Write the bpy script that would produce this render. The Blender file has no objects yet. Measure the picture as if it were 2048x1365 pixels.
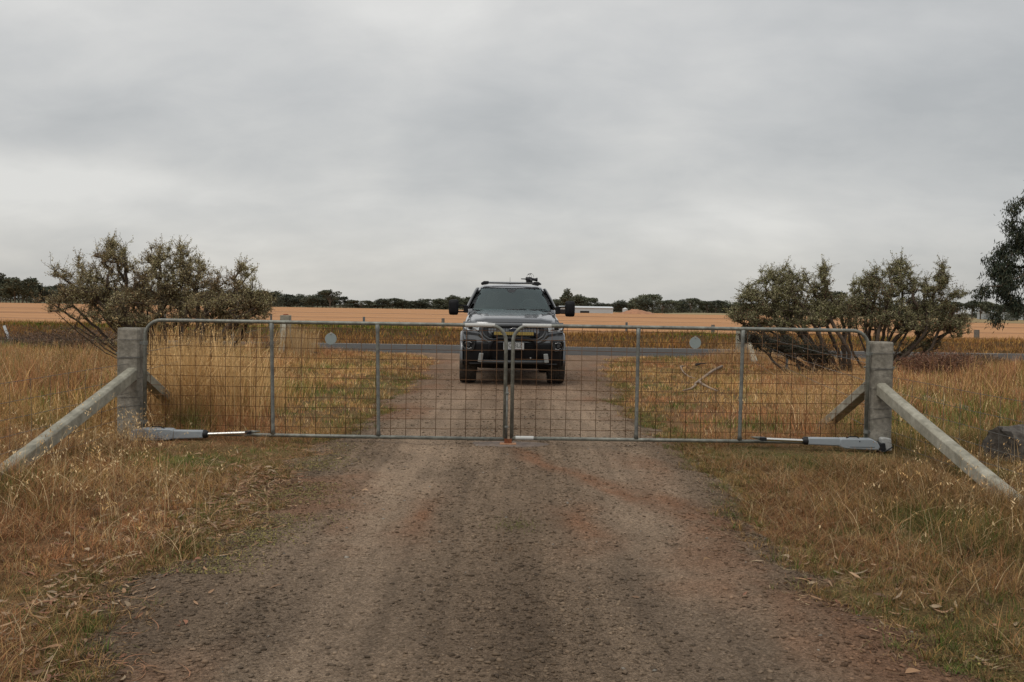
import bpy, math, random
import numpy as np
from mathutils import Vector, Matrix

# ------------------------------------------------------------------ camera
F_PX, EYE = 1991.0, 1.46
PITCH = math.atan(69.5 / F_PX); ROLL = 0.0155
_f = np.array([0, math.cos(PITCH), -math.sin(PITCH)])
_u0 = np.array([0, math.sin(PITCH), math.cos(PITCH)]); _r0 = np.array([1.0, 0, 0])
_c, _s = math.cos(ROLL), math.sin(ROLL)
_r = _c * _r0 + _s * _u0; _u = -_s * _r0 + _c * _u0
S = bpy.context.scene
col = S.collection
cam_d = bpy.data.cameras.new('camera'); cam = bpy.data.objects.new('camera', cam_d); col.objects.link(cam)
cam_d.sensor_width = 36.0; cam_d.lens = F_PX / 2048 * 36.0; cam_d.clip_start = 0.1; cam_d.clip_end = 12000
M3 = Matrix(((_r[0], _u[0], -_f[0]), (_r[1], _u[1], -_f[1]), (_r[2], _u[2], -_f[2])))
cam.matrix_world = Matrix.Translation((0, 0, EYE)) @ M3.to_4x4()
S.camera = cam

def ray(px, py): return _f + (px - 1024) / F_PX * _r - (py - 682.5) / F_PX * _u
def gnd(px, py, z=0.0):
    d = ray(px, py); t = (z - EYE) / d[2]; return np.array([0, 0, EYE]) + t * d
def at(px, py, Y):
    d = ray(px, py); t = Y / d[1]; return np.array([0, 0, EYE]) + t * d
def hor(px): return 613.0 + (px - 1024) * 0.0155

# ------------------------------------------------------------------ exposure, sky, sun
S.view_settings.view_transform = 'Standard'; S.view_settings.look = 'None'
S.view_settings.exposure = 0.0; S.view_settings.gamma = 1.0; S.view_settings.use_curve_mapping = False
SUN_EL, SUN_AZ = math.radians(58), math.radians(215)      # azimuth clockwise from +Y
W = bpy.data.worlds.new('World'); S.world = W; W.use_nodes = True
nt = W.node_tree; nt.nodes.clear()
def N(t, ty, **k):
    n = t.nodes.new(ty)
    for a, b in k.items(): setattr(n, a, b)
    return n
def L(t, a, b): t.links.new(a, b)
def math_n(t, op, a, b=None, clamp=False):
    n = N(t, 'ShaderNodeMath', operation=op, use_clamp=clamp)
    for i, v in enumerate((a, b)):
        if v is None: continue
        if isinstance(v, (int, float)): n.inputs[i].default_value = v
        else: L(t, v, n.inputs[i])
    return n.outputs[0]
def ramp(t, fac, stops, interp='LINEAR'):
    n = N(t, 'ShaderNodeValToRGB'); n.color_ramp.interpolation = interp
    e = n.color_ramp.elements
    while len(e) < len(stops): e.new(0.5)
    for i, (p, c) in enumerate(stops):
        e[i].position = p; e[i].color = (*c, 1) if len(c) == 3 else c
    L(t, fac, n.inputs[0]); return n.outputs[0]
def mixc(t, fac, a, b, mode='MIX'):
    n = N(t, 'ShaderNodeMix', data_type='RGBA', blend_type=mode)
    for s, v in ((0, fac), (6, a), (7, b)):
        if isinstance(v, (int, float)): n.inputs[s].default_value = v
        elif isinstance(v, tuple): n.inputs[s].default_value = (*v, 1)
        else: L(t, v, n.inputs[s])
    return n.outputs[2]
def noise(t, vec, scale, detail=6, rough=0.55, dist=0.0):
    n = N(t, 'ShaderNodeTexNoise'); n.inputs['Scale'].default_value = scale
    n.inputs['Detail'].default_value = detail; n.inputs['Roughness'].default_value = rough
    n.inputs['Distortion'].default_value = dist
    if vec is not None: L(t, vec, n.inputs['Vector'])
    return n.outputs['Fac']
sky = N(nt, 'ShaderNodeTexSky', sky_type='NISHITA'); sky.sun_disc = False
sky.sun_elevation = SUN_EL; sky.sun_rotation = SUN_AZ; sky.air_density = 1.2; sky.dust_density = 2.0
tc = N(nt, 'ShaderNodeTexCoord'); sp = N(nt, 'ShaderNodeSeparateXYZ'); L(nt, tc.outputs['Generated'], sp.inputs[0])
zc = math_n(nt, 'MAXIMUM', sp.outputs[2], 0.0)
den = math_n(nt, 'ADD', zc, 0.42)
cx = math_n(nt, 'DIVIDE', sp.outputs[0], den); cy = math_n(nt, 'DIVIDE', sp.outputs[1], den)
cb = N(nt, 'ShaderNodeCombineXYZ'); L(nt, cx, cb.inputs[0]); L(nt, cy, cb.inputs[1])
mp = N(nt, 'ShaderNodeMapping'); L(nt, cb.outputs[0], mp.inputs[0])
mp.inputs['Location'].default_value = (-5.843, 15.314, 0); mp.inputs['Scale'].default_value = (1.5, 2.1, 1); mp.inputs['Rotation'].default_value = (0, 0, 0.1599)
n1 = noise(nt, mp.outputs[0], 1.0, 4, 0.45, 0.15)
n2 = noise(nt, mp.outputs[0], 3.6, 7, 0.6, 0.25)
nn = math_n(nt, 'ADD', math_n(nt, 'MULTIPLY', n1, 0.78), math_n(nt, 'MULTIPLY', n2, 0.22))
nn = math_n(nt, 'ADD', nn, math_n(nt, 'MULTIPLY', sp.outputs[0], -0.10))        # the deck is thinner towards the left
K = 10.0                                                    # Background strength 0.1
cl = ramp(nt, nn, [(0.32, (0.475, 0.49, 0.50)), (0.45, (0.58, 0.588, 0.590)), (0.55, (0.67, 0.67, 0.66)), (0.66, (0.78, 0.775, 0.755))])
warm = ramp(nt, zc, [(0.0, (0.93, 0.91, 0.865)), (0.10, (0.95, 0.95, 0.945)), (0.30, (1.0, 1.0, 1.0)), (0.42, (1.05, 1.05, 1.06)), (0.75, (1.45, 1.45, 1.46))])
warm.node.color_ramp.interpolation = 'EASE'
cc = mixc(nt, 1.0, cl, warm, 'MULTIPLY')
cc = mixc(nt, 1.0, cc, (K, K, K), 'MULTIPLY')
cc.node.clamp_result = False
fin = mixc(nt, 0.94, sky.outputs[0], cc)
bg = N(nt, 'ShaderNodeBackground'); bg.inputs[1].default_value = 0.1; L(nt, fin, bg.inputs[0])
wo = N(nt, 'ShaderNodeOutputWorld'); L(nt, bg.outputs[0], wo.inputs[0])
sd = bpy.data.lights.new('sun', 'SUN'); sd.energy = 1.0; sd.angle = math.radians(25); sd.color = (1.0, 0.95, 0.88)
sun = bpy.data.objects.new('sun', sd); col.objects.link(sun)
sv = Vector((math.sin(SUN_AZ) * math.cos(SUN_EL), math.cos(SUN_AZ) * math.cos(SUN_EL), math.sin(SUN_EL)))
sun.rotation_euler = sv.to_track_quat('Z', 'Y').to_euler(); sun.location = sv * 50

# ------------------------------------------------------------------ helpers
rng = np.random.default_rng(11); random.seed(5)
def tag(o, label=None, cat=None, group=None, kind=None):
    if label: o['label'] = label
    if cat: o['category'] = cat
    if group: o['group'] = group
    if kind: o['kind'] = kind
    return o
def thing(name, label, cat, loc=(0, 0, 0), rz=0.0, group=None):
    o = bpy.data.objects.new(name, None); col.objects.link(o)
    o.location = loc; o.rotation_euler = (0, 0, rz); o.empty_display_size = 0.1
    return tag(o, label, cat, group)
def copy_thing(o, loc, rz=0.0, sc=(1, 1, 1), label=None):
    c = o.copy(); col.objects.link(c); c.location = loc; c.rotation_euler = (0, 0, rz); c.scale = sc
    if label: c['label'] = label
    for ch in o.children:
        d = ch.copy(); col.objects.link(d); d.parent = c
        for g in ch.children:
            e = g.copy(); col.objects.link(e); e.parent = d
    return c
def link(name, me, m=None, parent=None):
    o = bpy.data.objects.new(name, me); col.objects.link(o)
    if m: me.materials.append(m)
    if parent: o.parent = parent
    return o
def raw_mesh(name, V, faces, mat_, parent=None, cols=None, smooth=False):
    """V (n,3); faces list of int arrays (m,k)"""
    me = bpy.data.meshes.new(name)
    V = np.ascontiguousarray(V, dtype=np.float32)
    me.vertices.add(len(V)); me.vertices.foreach_set('co', V.ravel())
    faces = [np.asarray(f, dtype=np.int32) for f in faces if len(f)]
    li = np.concatenate([f.ravel() for f in faces]); tot = np.concatenate([np.full(len(f), f.shape[1], np.int32) for f in faces])
    st = np.concatenate([[0], np.cumsum(tot)[:-1]]).astype(np.int32)
    me.loops.add(len(li)); me.loops.foreach_set('vertex_index', li)
    me.polygons.add(len(tot)); me.polygons.foreach_set('loop_start', st); me.polygons.foreach_set('loop_total', tot)
    if smooth: me.polygons.foreach_set('use_smooth', np.ones(len(tot), bool))
    if cols is not None:
        a = me.color_attributes.new('col', 'FLOAT_COLOR', 'POINT')
        c4 = np.ones((len(V), 4), np.float32); c4[:, :3] = cols; a.data.foreach_set('color', c4.ravel())
    me.update(calc_edges=True); me.validate()
    return link(name, me, mat_, parent)

class MB:
    def __init__(s): s.v = []; s.f = []
    def add(s, V, Fc):
        b = len(s.v); s.v += [tuple(map(float, p)) for p in V]; s.f += [tuple(b + i for i in f) for f in Fc]; return s
    def box(s, c, d, rot=None):
        V = []
        for i in range(8):
            p = Vector(((i & 1) - .5, ((i >> 1) & 1) - .5, ((i >> 2) & 1) - .5)); p = Vector((p.x * d[0], p.y * d[1], p.z * d[2]))
            if rot is not None: p = rot @ p
            V.append(p + Vector(c))
        return s.add(V, [(0, 2, 3, 1), (4, 5, 7, 6), (0, 1, 5, 4), (2, 6, 7, 3), (0, 4, 6, 2), (1, 3, 7, 5)])
    def tube(s, pts, rad, n=8, cap=True):
        pts = [Vector(p) for p in pts]; m = len(pts)
        if not hasattr(rad, '__len__'): rad = [rad] * m
        V = []; up = None
        for i, p in enumerate(pts):
            t = (pts[min(i + 1, m - 1)] - pts[max(i - 1, 0)])
            if t.length < 1e-9: t = Vector((0, 0, 1))
            t.normalize()
            if up is None: up = Vector((0, 0, 1)) if abs(t.z) < .9 else Vector((1, 0, 0))
            a = t.cross(up)
            if a.length < 1e-4: a = t.orthogonal()
            a.normalize(); b = a.cross(t).normalized(); up = b
            for k in range(n):
                an = 2 * math.pi * k / n; V.append(p + (a * math.cos(an) + b * math.sin(an)) * rad[i])
        Fc = [(i * n + k, i * n + (k + 1) % n, (i + 1) * n + (k + 1) % n, (i + 1) * n + k) for i in range(m - 1) for k in range(n)]
        if cap: Fc += [tuple(range(n - 1, -1, -1)), tuple(range((m - 1) * n, m * n))]
        return s.add(V, Fc)
    def prism(s, poly, a0, a1, axis='y'):
        n = len(poly)
        def P(p, a): return {'y': (p[0], a, p[1]), 'x': (a, p[0], p[1]), 'z': (p[0], p[1], a)}[axis]
        V = [P(p, a0) for p in poly] + [P(p, a1) for p in poly]
        Fc = [tuple(range(n)), tuple(range(2 * n - 1, n - 1, -1))] + [(i, n + i, n + (i + 1) % n, (i + 1) % n) for i in range(n)]
        return s.add(V, Fc)
    def ell(s, c, r, nu=12, nv=8):
        V = []; Fc = []
        for j in range(nv + 1):
            th = math.pi * j / nv
            for i in range(nu):
                ph = 2 * math.pi * i / nu
                V.append((c[0] + r[0] * math.sin(th) * math.cos(ph), c[1] + r[1] * math.sin(th) * math.sin(ph), c[2] + r[2] * math.cos(th)))
        for j in range(nv):
            for i in range(nu): Fc.append((j * nu + i, (j + 1) * nu + i, (j + 1) * nu + (i + 1) % nu, j * nu + (i + 1) % nu))
        return s.add(V, Fc)
    def grid(s, fn, us, vs):
        V = [fn(u, v) for v in vs for u in us]; nu = len(us)
        return s.add(V, [(j * nu + i, j * nu + i + 1, (j + 1) * nu + i + 1, (j + 1) * nu + i) for j in range(len(vs) - 1) for i in range(nu - 1)])
    def lathe(s, prof, n=24, c=(0, 0, 0), axis='z', close=True):
        V = []
        for k in range(n):
            a = 2 * math.pi * k / n
            for r_, h in prof:
                x, y = r_ * math.cos(a), r_ * math.sin(a)
                q = {'z': (x, y, h), 'x': (h, x, y), 'y': (x, h, y)}[axis]
                V.append((q[0] + c[0], q[1] + c[1], q[2] + c[2]))
        m = len(prof)
        return s.add(V, [(k * m + j, ((k + 1) % n) * m + j, ((k + 1) % n) * m + j + 1, k * m + j + 1) for k in range(n) for j in range(m - 1)])
    def build(s, name, m, parent=None, smooth=False, bevel=0, subsurf=0, angle=None, recalc=True):
        import bmesh
        me = bpy.data.meshes.new(name); me.from_pydata(s.v, [], s.f); me.update()
        if recalc:
            bm = bmesh.new(); bm.from_mesh(me); bmesh.ops.remove_doubles(bm, verts=bm.verts, dist=1e-6)
            bmesh.ops.recalc_face_normals(bm, faces=bm.faces); bm.to_mesh(me); bm.free()
        o = link(name, me, m, parent)
        if smooth:
            me.polygons.foreach_set('use_smooth', [True] * len(me.polygons))
            if angle: me.set_sharp_from_angle(angle=math.radians(angle))
        if bevel:
            b = o.modifiers.new('bevel', 'BEVEL'); b.width = bevel; b.segments = 2; b.limit_method = 'ANGLE'; b.angle_limit = math.radians(35)
        if subsurf:
            b = o.modifiers.new('sub', 'SUBSURF'); b.levels = subsurf; b.render_levels = subsurf
        return o

# value noise
_T = np.random.default_rng(3).random((256, 256)).astype(np.float32)
def vn(x, y):
    xi = np.floor(x).astype(int); yi = np.floor(y).astype(int); fx = x - xi; fy = y - yi
    fx = fx * fx * (3 - 2 * fx); fy = fy * fy * (3 - 2 * fy)
    a = _T[xi & 255, yi & 255]; b = _T[(xi + 1) & 255, yi & 255]; c = _T[xi & 255, (yi + 1) & 255]; d = _T[(xi + 1) & 255, (yi + 1) & 255]
    return (a * (1 - fx) + b * fx) * (1 - fy) + (c * (1 - fx) + d * fx) * fy
def fbm(x, y, o=4, ox=0.0):
    s = 0; a = .5; t = 0
    for i in range(o): s = s + a * vn(x * 2 ** i + ox + 17 * i, y * 2 ** i + ox * .7 + 9 * i); t += a; a *= .5
    return s / t
def sst(a, b, x):
    t = np.clip((x - a) / (b - a), 0, 1); return t * t * (3 - 2 * t)
def blob(x, y, cx_, cy_, rx, ry): return np.exp(-(((x - cx_) / rx) ** 2 + ((y - cy_) / ry) ** 2))

# ------------------------------------------------------------------ materials
def mat(name, base=(.5, .5, .5), rough=.8, metal=0.0, var=0.0, vscale=8, col2=None, bump=0.0, bscale=40, attr=False, coat=0, spec=.5, objvar=0.0, transl=0.0, dark=None):
    m = bpy.data.materials.new(name); m.use_nodes = True; t = m.node_tree
    p = t.nodes['Principled BSDF']; p.inputs['Roughness'].default_value = rough; p.inputs['Metallic'].default_value = metal
    p.inputs['Coat Weight'].default_value = coat; p.inputs['Coat Roughness'].default_value = .06; p.inputs['Specular IOR Level'].default_value = spec
    g = N(t, 'ShaderNodeNewGeometry'); tcn = N(t, 'ShaderNodeTexCoord')
    c = None
    if attr:
        a = N(t, 'ShaderNodeAttribute', attribute_name='col'); c = a.outputs['Color']
    else:
        c = N(t, 'ShaderNodeRGB'); c.outputs[0].default_value = (*base, 1); c = c.outputs[0]
    vec = tcn.outputs['Object']
    if col2 or var:
        n = noise(t, vec, vscale, 6, .6)
        fac = ramp(t, n, [(.35, (0, 0, 0)), (.65, (1, 1, 1))])
        if col2: c = mixc(t, fac, c, tuple(col2))
        if var:
            v = ramp(t, noise(t, vec, vscale * 2.7, 5, .65), [(.25, (1 - var,) * 3), (.75, (1 + var,) * 3)])
            c = mixc(t, 1.0, c, v, 'MULTIPLY')
    if objvar:
        oi = N(t, 'ShaderNodeObjectInfo')
        v = ramp(t, oi.outputs['Random'], [(0, (1 - objvar, 1 - objvar, 1 - objvar * .8)), (1, (1 + objvar, 1 + objvar * .8, 1 + objvar * .4))])
        c = mixc(t, 1.0, c, v, 'MULTIPLY')
    L(t, c, p.inputs['Base Color'])
    if bump:
        b = N(t, 'ShaderNodeBump'); b.inputs['Strength'].default_value = bump; b.inputs['Distance'].default_value = .01
        L(t, noise(t, vec, bscale, 6, .65), b.inputs['Height']); L(t, b.outputs[0], p.inputs['Normal'])
    if transl:
        o = t.nodes['Material Output']; tr = N(t, 'ShaderNodeBsdfTranslucent'); L(t, c, tr.inputs[0])
        mx = N(t, 'ShaderNodeMixShader'); mx.inputs[0].default_value = transl
        L(t, p.outputs[0], mx.inputs[1]); L(t, tr.outputs[0], mx.inputs[2]); L(t, mx.outputs[0], o.inputs[0])
    return m
M = {}
M['blade'] = mat('grass_blade', attr=True, rough=.9, spec=.12, transl=.10)
M['leaf'] = mat('leaf', attr=True, rough=.7, spec=.3, transl=.12)
M['farleaf'] = mat('far_leaf', attr=True, rough=.9, spec=.1, objvar=.28)
M['bark'] = mat('bark', (.062, .042, .028), .95, var=.35, vscale=9, col2=(.10, .074, .052), bump=.8, bscale=30)
M['farbark'] = mat('far_bark', (.16, .13, .10), .95)
M['stone'] = mat('stone', attr=True, rough=.95, spec=.2)
M['galv'] = mat('galvanised_steel', (.23, .235, .20), .5, .35, var=.4, vscale=9, col2=(.14, .14, .12), bump=.15, bscale=90)
M['galvbar'] = mat('weathered_steel', (.21, .215, .19), .55, .3, var=.3, vscale=14, col2=(.13, .13, .12), bump=.15, bscale=90)
M['rustwire'] = mat('rusty_wire', (.115, .048, .014), .85, .1, var=.3, vscale=14, col2=(.12, .065, .03))
M['rust'] = mat('rust', (.28, .085, .03), .9, .1, var=.4, vscale=30, col2=(.13, .045, .02), bump=.4, bscale=120)
M['wire'] = mat('fence_wire', (.12, .115, .105), .6, .5)
M['tape'] = mat('white_tape', (.50, .50, .47), .6, var=.08, vscale=20)
M['disc'] = mat('disc_plate', (.27, .31, .30), .55, .2, var=.08, vscale=20)
M['conc'] = mat('old_concrete', (.30, .275, .23), .95, var=.42, vscale=7, col2=(.17, .155, .125), bump=.7, bscale=60, spec=.2)
M['brace'] = mat('concrete_brace', (.35, .33, .265), .9, var=.30, vscale=5, col2=(.24, .225, .175), bump=.4, bscale=70, spec=.2)
M['greyplast'] = mat('grey_paint', (.27, .30, .32), .45, var=.06, vscale=10)
M['blackplast'] = mat('black_plastic', (.012, .012, .013), .55, spec=.35)
M['chrome'] = mat('polished_steel', (.62, .60, .56), .22, 1.0)
M['picket'] = mat('steel_picket', (.20, .21, .21), .6, .4, var=.25, vscale=20)
M['wood'] = mat('grey_timber', (.21, .18, .145), .95, var=.3, vscale=12, col2=(.13, .11, .09), bump=.6, bscale=50)
M['white'] = mat('white_paint', (.62, .62, .60), .6, var=.08)
M['shed'] = mat('shed_sheet', (.42, .45, .45), .5, var=.06, vscale=.3)
M['shedroof'] = mat('shed_roof', (.55, .57, .56), .5)
M['mound'] = mat('mound_soil', (.40, .20, .11), .95, var=.2, vscale=.4, col2=(.30, .15, .08), bump=1, bscale=3)

# ------------------------------------------------------------------ ground
def edgeL(Y): return 1.84 + .10 * np.sin(Y * .9) * .5 + .40 * (vn(Y * .8 + 3, Y * 0 + 2.2) - .5) + .30 * (vn(Y * 3.1, Y * 0 + 7.7) - .5) + .10 * (vn(Y * 9.1, Y * 0 + 3.7) - .5) + .35 * sst(20, 28, Y) + 1.4 * sst(28.2, 30.2, Y)
def edgeR(Y): return 1.73 + .38 * (vn(Y * .7 + 13, Y * 0 + 5.2) - .5) + .30 * (vn(Y * 3.3, Y * 0 + 1.7) - .5) + .10 * (vn(Y * 9.3, Y * 0 + 8.7) - .5) + .3 * sst(15, 20, Y) + .5 * sst(20, 28, Y) + 1.6 * sst(28.2, 30.2, Y)
def out(x, y):      # metres outside the gravel edge (negative on the drive)
    return np.where(x < 0, -x - edgeL(y), x - edgeR(y))
def bankh(x, y):
    r = (.34 + .12 * blob(x, y * 0, -5.5, 0, 4.5, 1) ) * (.72 + .55 * fbm(x * .33, y * .3, 3, 4.)) - .04 * sst(5, 15, x)
    return r * np.exp(-(np.maximum(0, np.abs(y - 41.3) - .8) / 1.8) ** 2)
def gz(x, y):
    o = out(x, y)
    z = .022 * (fbm(x * .9, y * .9, 3) - .45) * sst(.1, 1.2, o) * 3 + .03 * sst(-.12, .25, o) - .045
    z = z + .035 * sst(.15, 1.0, o)
    z = np.where((y > 29.3) & (y < 37.2), np.minimum(z, -.02), z)
    z = z + bankh(x, y) * sst(37.0, 38.5, y)
    z = z + .12 * blob(x, y, 6.0, 19.5, 1.2, .7) + .10 * blob(x, y, 11, 22, 3, 3)
    z = z - 2.1 * np.clip((y - 50) / 750, 0, 1.2)
    return z
xs = np.concatenate([-np.geomspace(3200, 30, 26), np.linspace(-29, -9, 41), np.linspace(-8.8, 8.8, 177), np.linspace(9, 29, 41), np.geomspace(30, 3200, 26)])
ys = np.concatenate([[-300, -60, -20, -8], np.linspace(-6, 2, 12), np.linspace(2.1, 32, 300), np.linspace(32.4, 50, 60), np.geomspace(51, 5000, 60)])
X, Yg = np.meshgrid(xs, ys); Z = gz(X, Yg)
V = np.stack([X.ravel(), Yg.ravel(), Z.ravel()], 1); nx, ny = len(xs), len(ys)
ii = (np.arange(ny - 1)[:, None] * nx + np.arange(nx - 1)[None]).ravel()
Q = np.stack([ii, ii + 1, ii + 1 + nx, ii + nx], 1)
# green / dry balance of the vegetation, shared by ground and blades
def greenf(x, y):
    g = sst(.56, .74, fbm(x * .45 + 5, y * .33 + 2, 4, 31.0)) * .50
    g = g * (1 - .35 * sst(9, 4, y)); o_ = out(x, y)
    g = np.maximum(g, .75 * np.exp(-((o_ - .12) / .22) ** 2) * sst(.42, .6, fbm(x * 1.1 + 9, y * 1.1, 3, 5.)) * (y < 14))
    g = np.maximum(g, .6 * sst(.63, .73, fbm(x * 1.9 + 2, y * 1.6 + 8, 3, 15.)))
    for (px, py, rx, ry, w) in GREEN:
        p = gnd(px, py); g = np.maximum(g, w * blob(x, y, p[0], p[1], rx, ry))
    return np.clip(g, 0, 1)
GREEN = [(400, 925, .75, .55, 1.0), (520, 905, .5, .35, .9), (1560, 915, .9, .35, 1.0), (1700, 910, .4, .5, .9), (1870, 1060, .3, .3, 1.0), (1840, 1045, .25, .2, .8),
         (640, 790, .8, 1.0, .75), (350, 720, 1.5, 2, .7), (150, 700, 3.0, 2.5, .9), (30, 705, 3, 2, 1.0), (250, 1230, .4, .3, .8), (130, 1180, .35, .3, .7), (330, 1180, .2, .2, .7), (1350, 815, .35, .5, .6),
         (1500, 860, .4, .5, .8), (1420, 850, .3, .3, .5), (1850, 800, .8, .6, .35), (2000, 1240, .3, .3, .7), (1740, 1160, .35, .25, .6), (1900, 1250, .25, .2, .7), (300, 1290, .15, .15, .8), (700, 840, .4, .6, .5), (1800, 880, .3, .8, .6)]
def redf(x, y): return np.maximum(sst(.46, .66, fbm(x * .6 + 40, y * .45 + 12, 4, 77.0)), .65 * sst(4.2, 6, np.abs(x)) * sst(11, 14, y) * (y < 30))
def soil_col(x, y):
    g = greenf(x, y)[:, None]; r = redf(x, y)[:, None]; n = fbm(x * 1.7, y * 1.7, 4, 3.0)[:, None]
    c = np.array([.130, .078, .036]) * (.65 + .7 * n)
    c = c * (1 - r * .45) + np.array([.20, .095, .045]) * r * .45
    c = c * (1 - g * .6) + np.array([.10, .10, .035]) * g * .6
    vg = (sst(36.8, 37.5, y) * (1 - sst(44, 46, y)))[:, None]; c = c * (1 - vg * .45)
    far = sst(50, 120, y)[:, None] ; c = c * (1 - far) + np.array([.26, .19, .095]) * far
    farther = sst(760, 830, y)[:, None]; c = c * (1 - farther) + np.array([.10, .09, .05]) * farther
    return c
M['soil'] = mat('soil', attr=True, rough=1.0, var=.75, vscale=22, bump=1.0, bscale=60, spec=.1)
g = raw_mesh('ground', V, [Q], M['soil'], cols=soil_col(V[:, 0], V[:, 1]), smooth=True); tag(g, kind='structure')

# gravel driveway
dx = np.linspace(-1, 1, 150); dy = np.concatenate([np.linspace(1.0, 14, 440), np.linspace(14.06, 30.6, 260)])
U, Yd = np.meshgrid(dx, dy)
wid = np.where(U < 0, edgeL(Yd), edgeR(Yd)) + .45
Xd = U * wid
def drz(x, y):
    o = out(x, y)
    ruts = -.018 * (blob(x, y * 0, -.82, 0, .30, 1) + blob(x, y * 0, .86, 0, .30, 1))
    z = .012 + ruts + .020 * (fbm(x * 1.1, y * .6, 4, 9.) - .5) + .007 * (fbm(x * 9, y * 5, 3, 19.) - .5) + .006 * (fbm(x * 28, y * 28, 2, 29.) - .5)
    z = z + .004 * (vn(x * 14 + .6 * fbm(x, y, 2), y * .5) - .5)
    return z - .05 * sst(-.25, .25, o) - .06 * sst(.2, .5, o)
Zd = drz(Xd, Yd)
V = np.stack([Xd.ravel(), Yd.ravel(), Zd.ravel()], 1); nx, ny = len(dx), len(dy)
ii = (np.arange(ny - 1)[:, None] * nx + np.arange(nx - 1)[None]).ravel(); Q = np.stack([ii, ii + 1, ii + 1 + nx, ii + nx], 1)
def seg(x, y, a, b, w):
    a = np.array(a[:2]); b = np.array(b[:2]); d = b - a; t = np.clip(((x - a[0]) * d[0] + (y - a[1]) * d[1]) / (d @ d), 0, 1)
    q = np.hypot(x - a[0] - t * d[0], y - a[1] - t * d[1]); return np.exp(-(q / w) ** 2)
def drive_col(x, y):
    wob = (fbm(x * 2.2, y * 1.6, 3, 50.) - .5)
    xw = x + wob * .25
    tr = np.maximum(blob(xw, y * 0, -.85, 0, .52, 1), blob(xw, y * 0, .92, 0, .50, 1))
    tr = tr * (.6 + .6 * fbm(x * 1.5, y * .35, 3, 8.))
    c0 = np.array([.190, .134, .087]); c1 = np.array([.295, .216, .147])
    c = c0 + (c1 - c0) * np.clip(tr * .85 + .12, 0, 1)[:, None]
    c *= (.72 + .60 * fbm(x * 3, y * 1.2, 4, 71.))[:, None]
    c *= (.84 + .32 * vn(x * 15 + 1.5 * fbm(x * .8, y * .5, 2, 6.), y * .22))[:, None] * (.88 + .24 * fbm(x * 16, y * 12, 3, 41.))[:, None]
    brt = .86 + .26 * sst(4, 9, y); c = c * brt[:, None]
    red = np.zeros_like(x); xr = x + wob * .35; yr = y + (fbm(x * 3, y * 3, 3, 90.) - .5) * .5
    red = np.maximum(red, 1.1 * seg(xr, yr, gnd(1030, 905), gnd(1230, 985), .12))
    red = np.maximum(red, .95 * seg(xr, yr, gnd(1120, 940), gnd(1480, 1060), .19))
    red = np.maximum(red, 1.15 * blob(xr, yr, gnd(845, 1035)[0], gnd(845, 1035)[1], .14, .62))
    red = np.maximum(red, .95 * blob(xr, yr, gnd(1150, 1050)[0], gnd(1150, 1050)[1], .16, .65))
    red = np.maximum(red, .5 * blob(xr, yr, gnd(1380, 900)[0], gnd(1380, 900)[1], .3, 1.0))
    red = np.maximum(red, .45 * blob(xr, yr, gnd(1640, 1240)[0], gnd(1640, 1240)[1], .3, .5))
    red = np.maximum(red, .75 * sst(.50, .70, fbm(xr * 1.2, yr * .5, 3, 66.)) * sst(-1.0, -.3, out(x, y)))
    red = np.maximum(red, .35 * sst(11, 20, y))
    red = np.minimum(red, 1) * np.clip(.50 + 1.3 * (fbm(x * 9, y * 7, 4, 15.) - .18), .1, 1)
    c = c * (1 - red[:, None]) + np.array([.27, .145, .082]) * (red * (.8 + .4 * fbm(x * 4, y * 4, 3, 5.)))[:, None]
    e = sst(-.5, 0, out(x, y))[:, None]; c = c * (1 - .12 * e)
    return c
def gravel_mat():
    m = bpy.data.materials.new('gravel'); m.use_nodes = True; t = m.node_tree; p = t.nodes['Principled BSDF']
    p.inputs['Roughness'].default_value = .95; p.inputs['Specular IOR Level'].default_value = .15
    tcn = N(t, 'ShaderNodeTexCoord'); v = tcn.outputs['Object']; a = N(t, 'ShaderNodeAttribute', attribute_name='col')
    f1 = ramp(t, noise(t, v, 70, 8, .75), [(.3, (.45, .44, .43)), (.5, (1, 1, 1)), (.72, (1.6, 1.58, 1.55))])
    vo = N(t, 'ShaderNodeTexVoronoi'); vo.inputs['Scale'].default_value = 95; L(t, v, vo.inputs['Vector'])
    f2 = ramp(t, vo.outputs['Distance'], [(.0, (1.15, 1.15, 1.15)), (.45, (.95, .95, .95)), (.8, (.75, .75, .75))])
    vo2 = N(t, 'ShaderNodeTexVoronoi'); vo2.inputs['Scale'].default_value = 60; L(t, v, vo2.inputs['Vector'])
    bw = N(t, 'ShaderNodeRGBToBW'); L(t, vo2.outputs['Color'], bw.inputs[0])
    f3 = ramp(t, bw.outputs[0], [(.2, (.8, .78, .76)), (.8, (1.2, 1.2, 1.22))])
    c = mixc(t, 1, a.outputs['Color'], f1, 'MULTIPLY'); c = mixc(t, 1, c, f2, 'MULTIPLY'); c = mixc(t, 1, c, f3, 'MULTIPLY')
    L(t, c, p.inputs['Base Color'])
    h = math_n(t, 'ADD', noise(t, v, 60, 8, .7), math_n(t, 'MULTIPLY', vo.outputs['Distance'], -.5))
    b = N(t, 'ShaderNodeBump'); b.inputs['Strength'].default_value = 1.0; b.inputs['Distance'].default_value = .022
    L(t, h, b.inputs['Height']); L(t, b.outputs[0], p.inputs['Normal']); return m
M['gravel'] = gravel_mat()
d = raw_mesh('driveway', V, [Q], M['gravel'], cols=drive_col(V[:, 0], V[:, 1]), smooth=True); tag(d, kind='structure')

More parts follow.
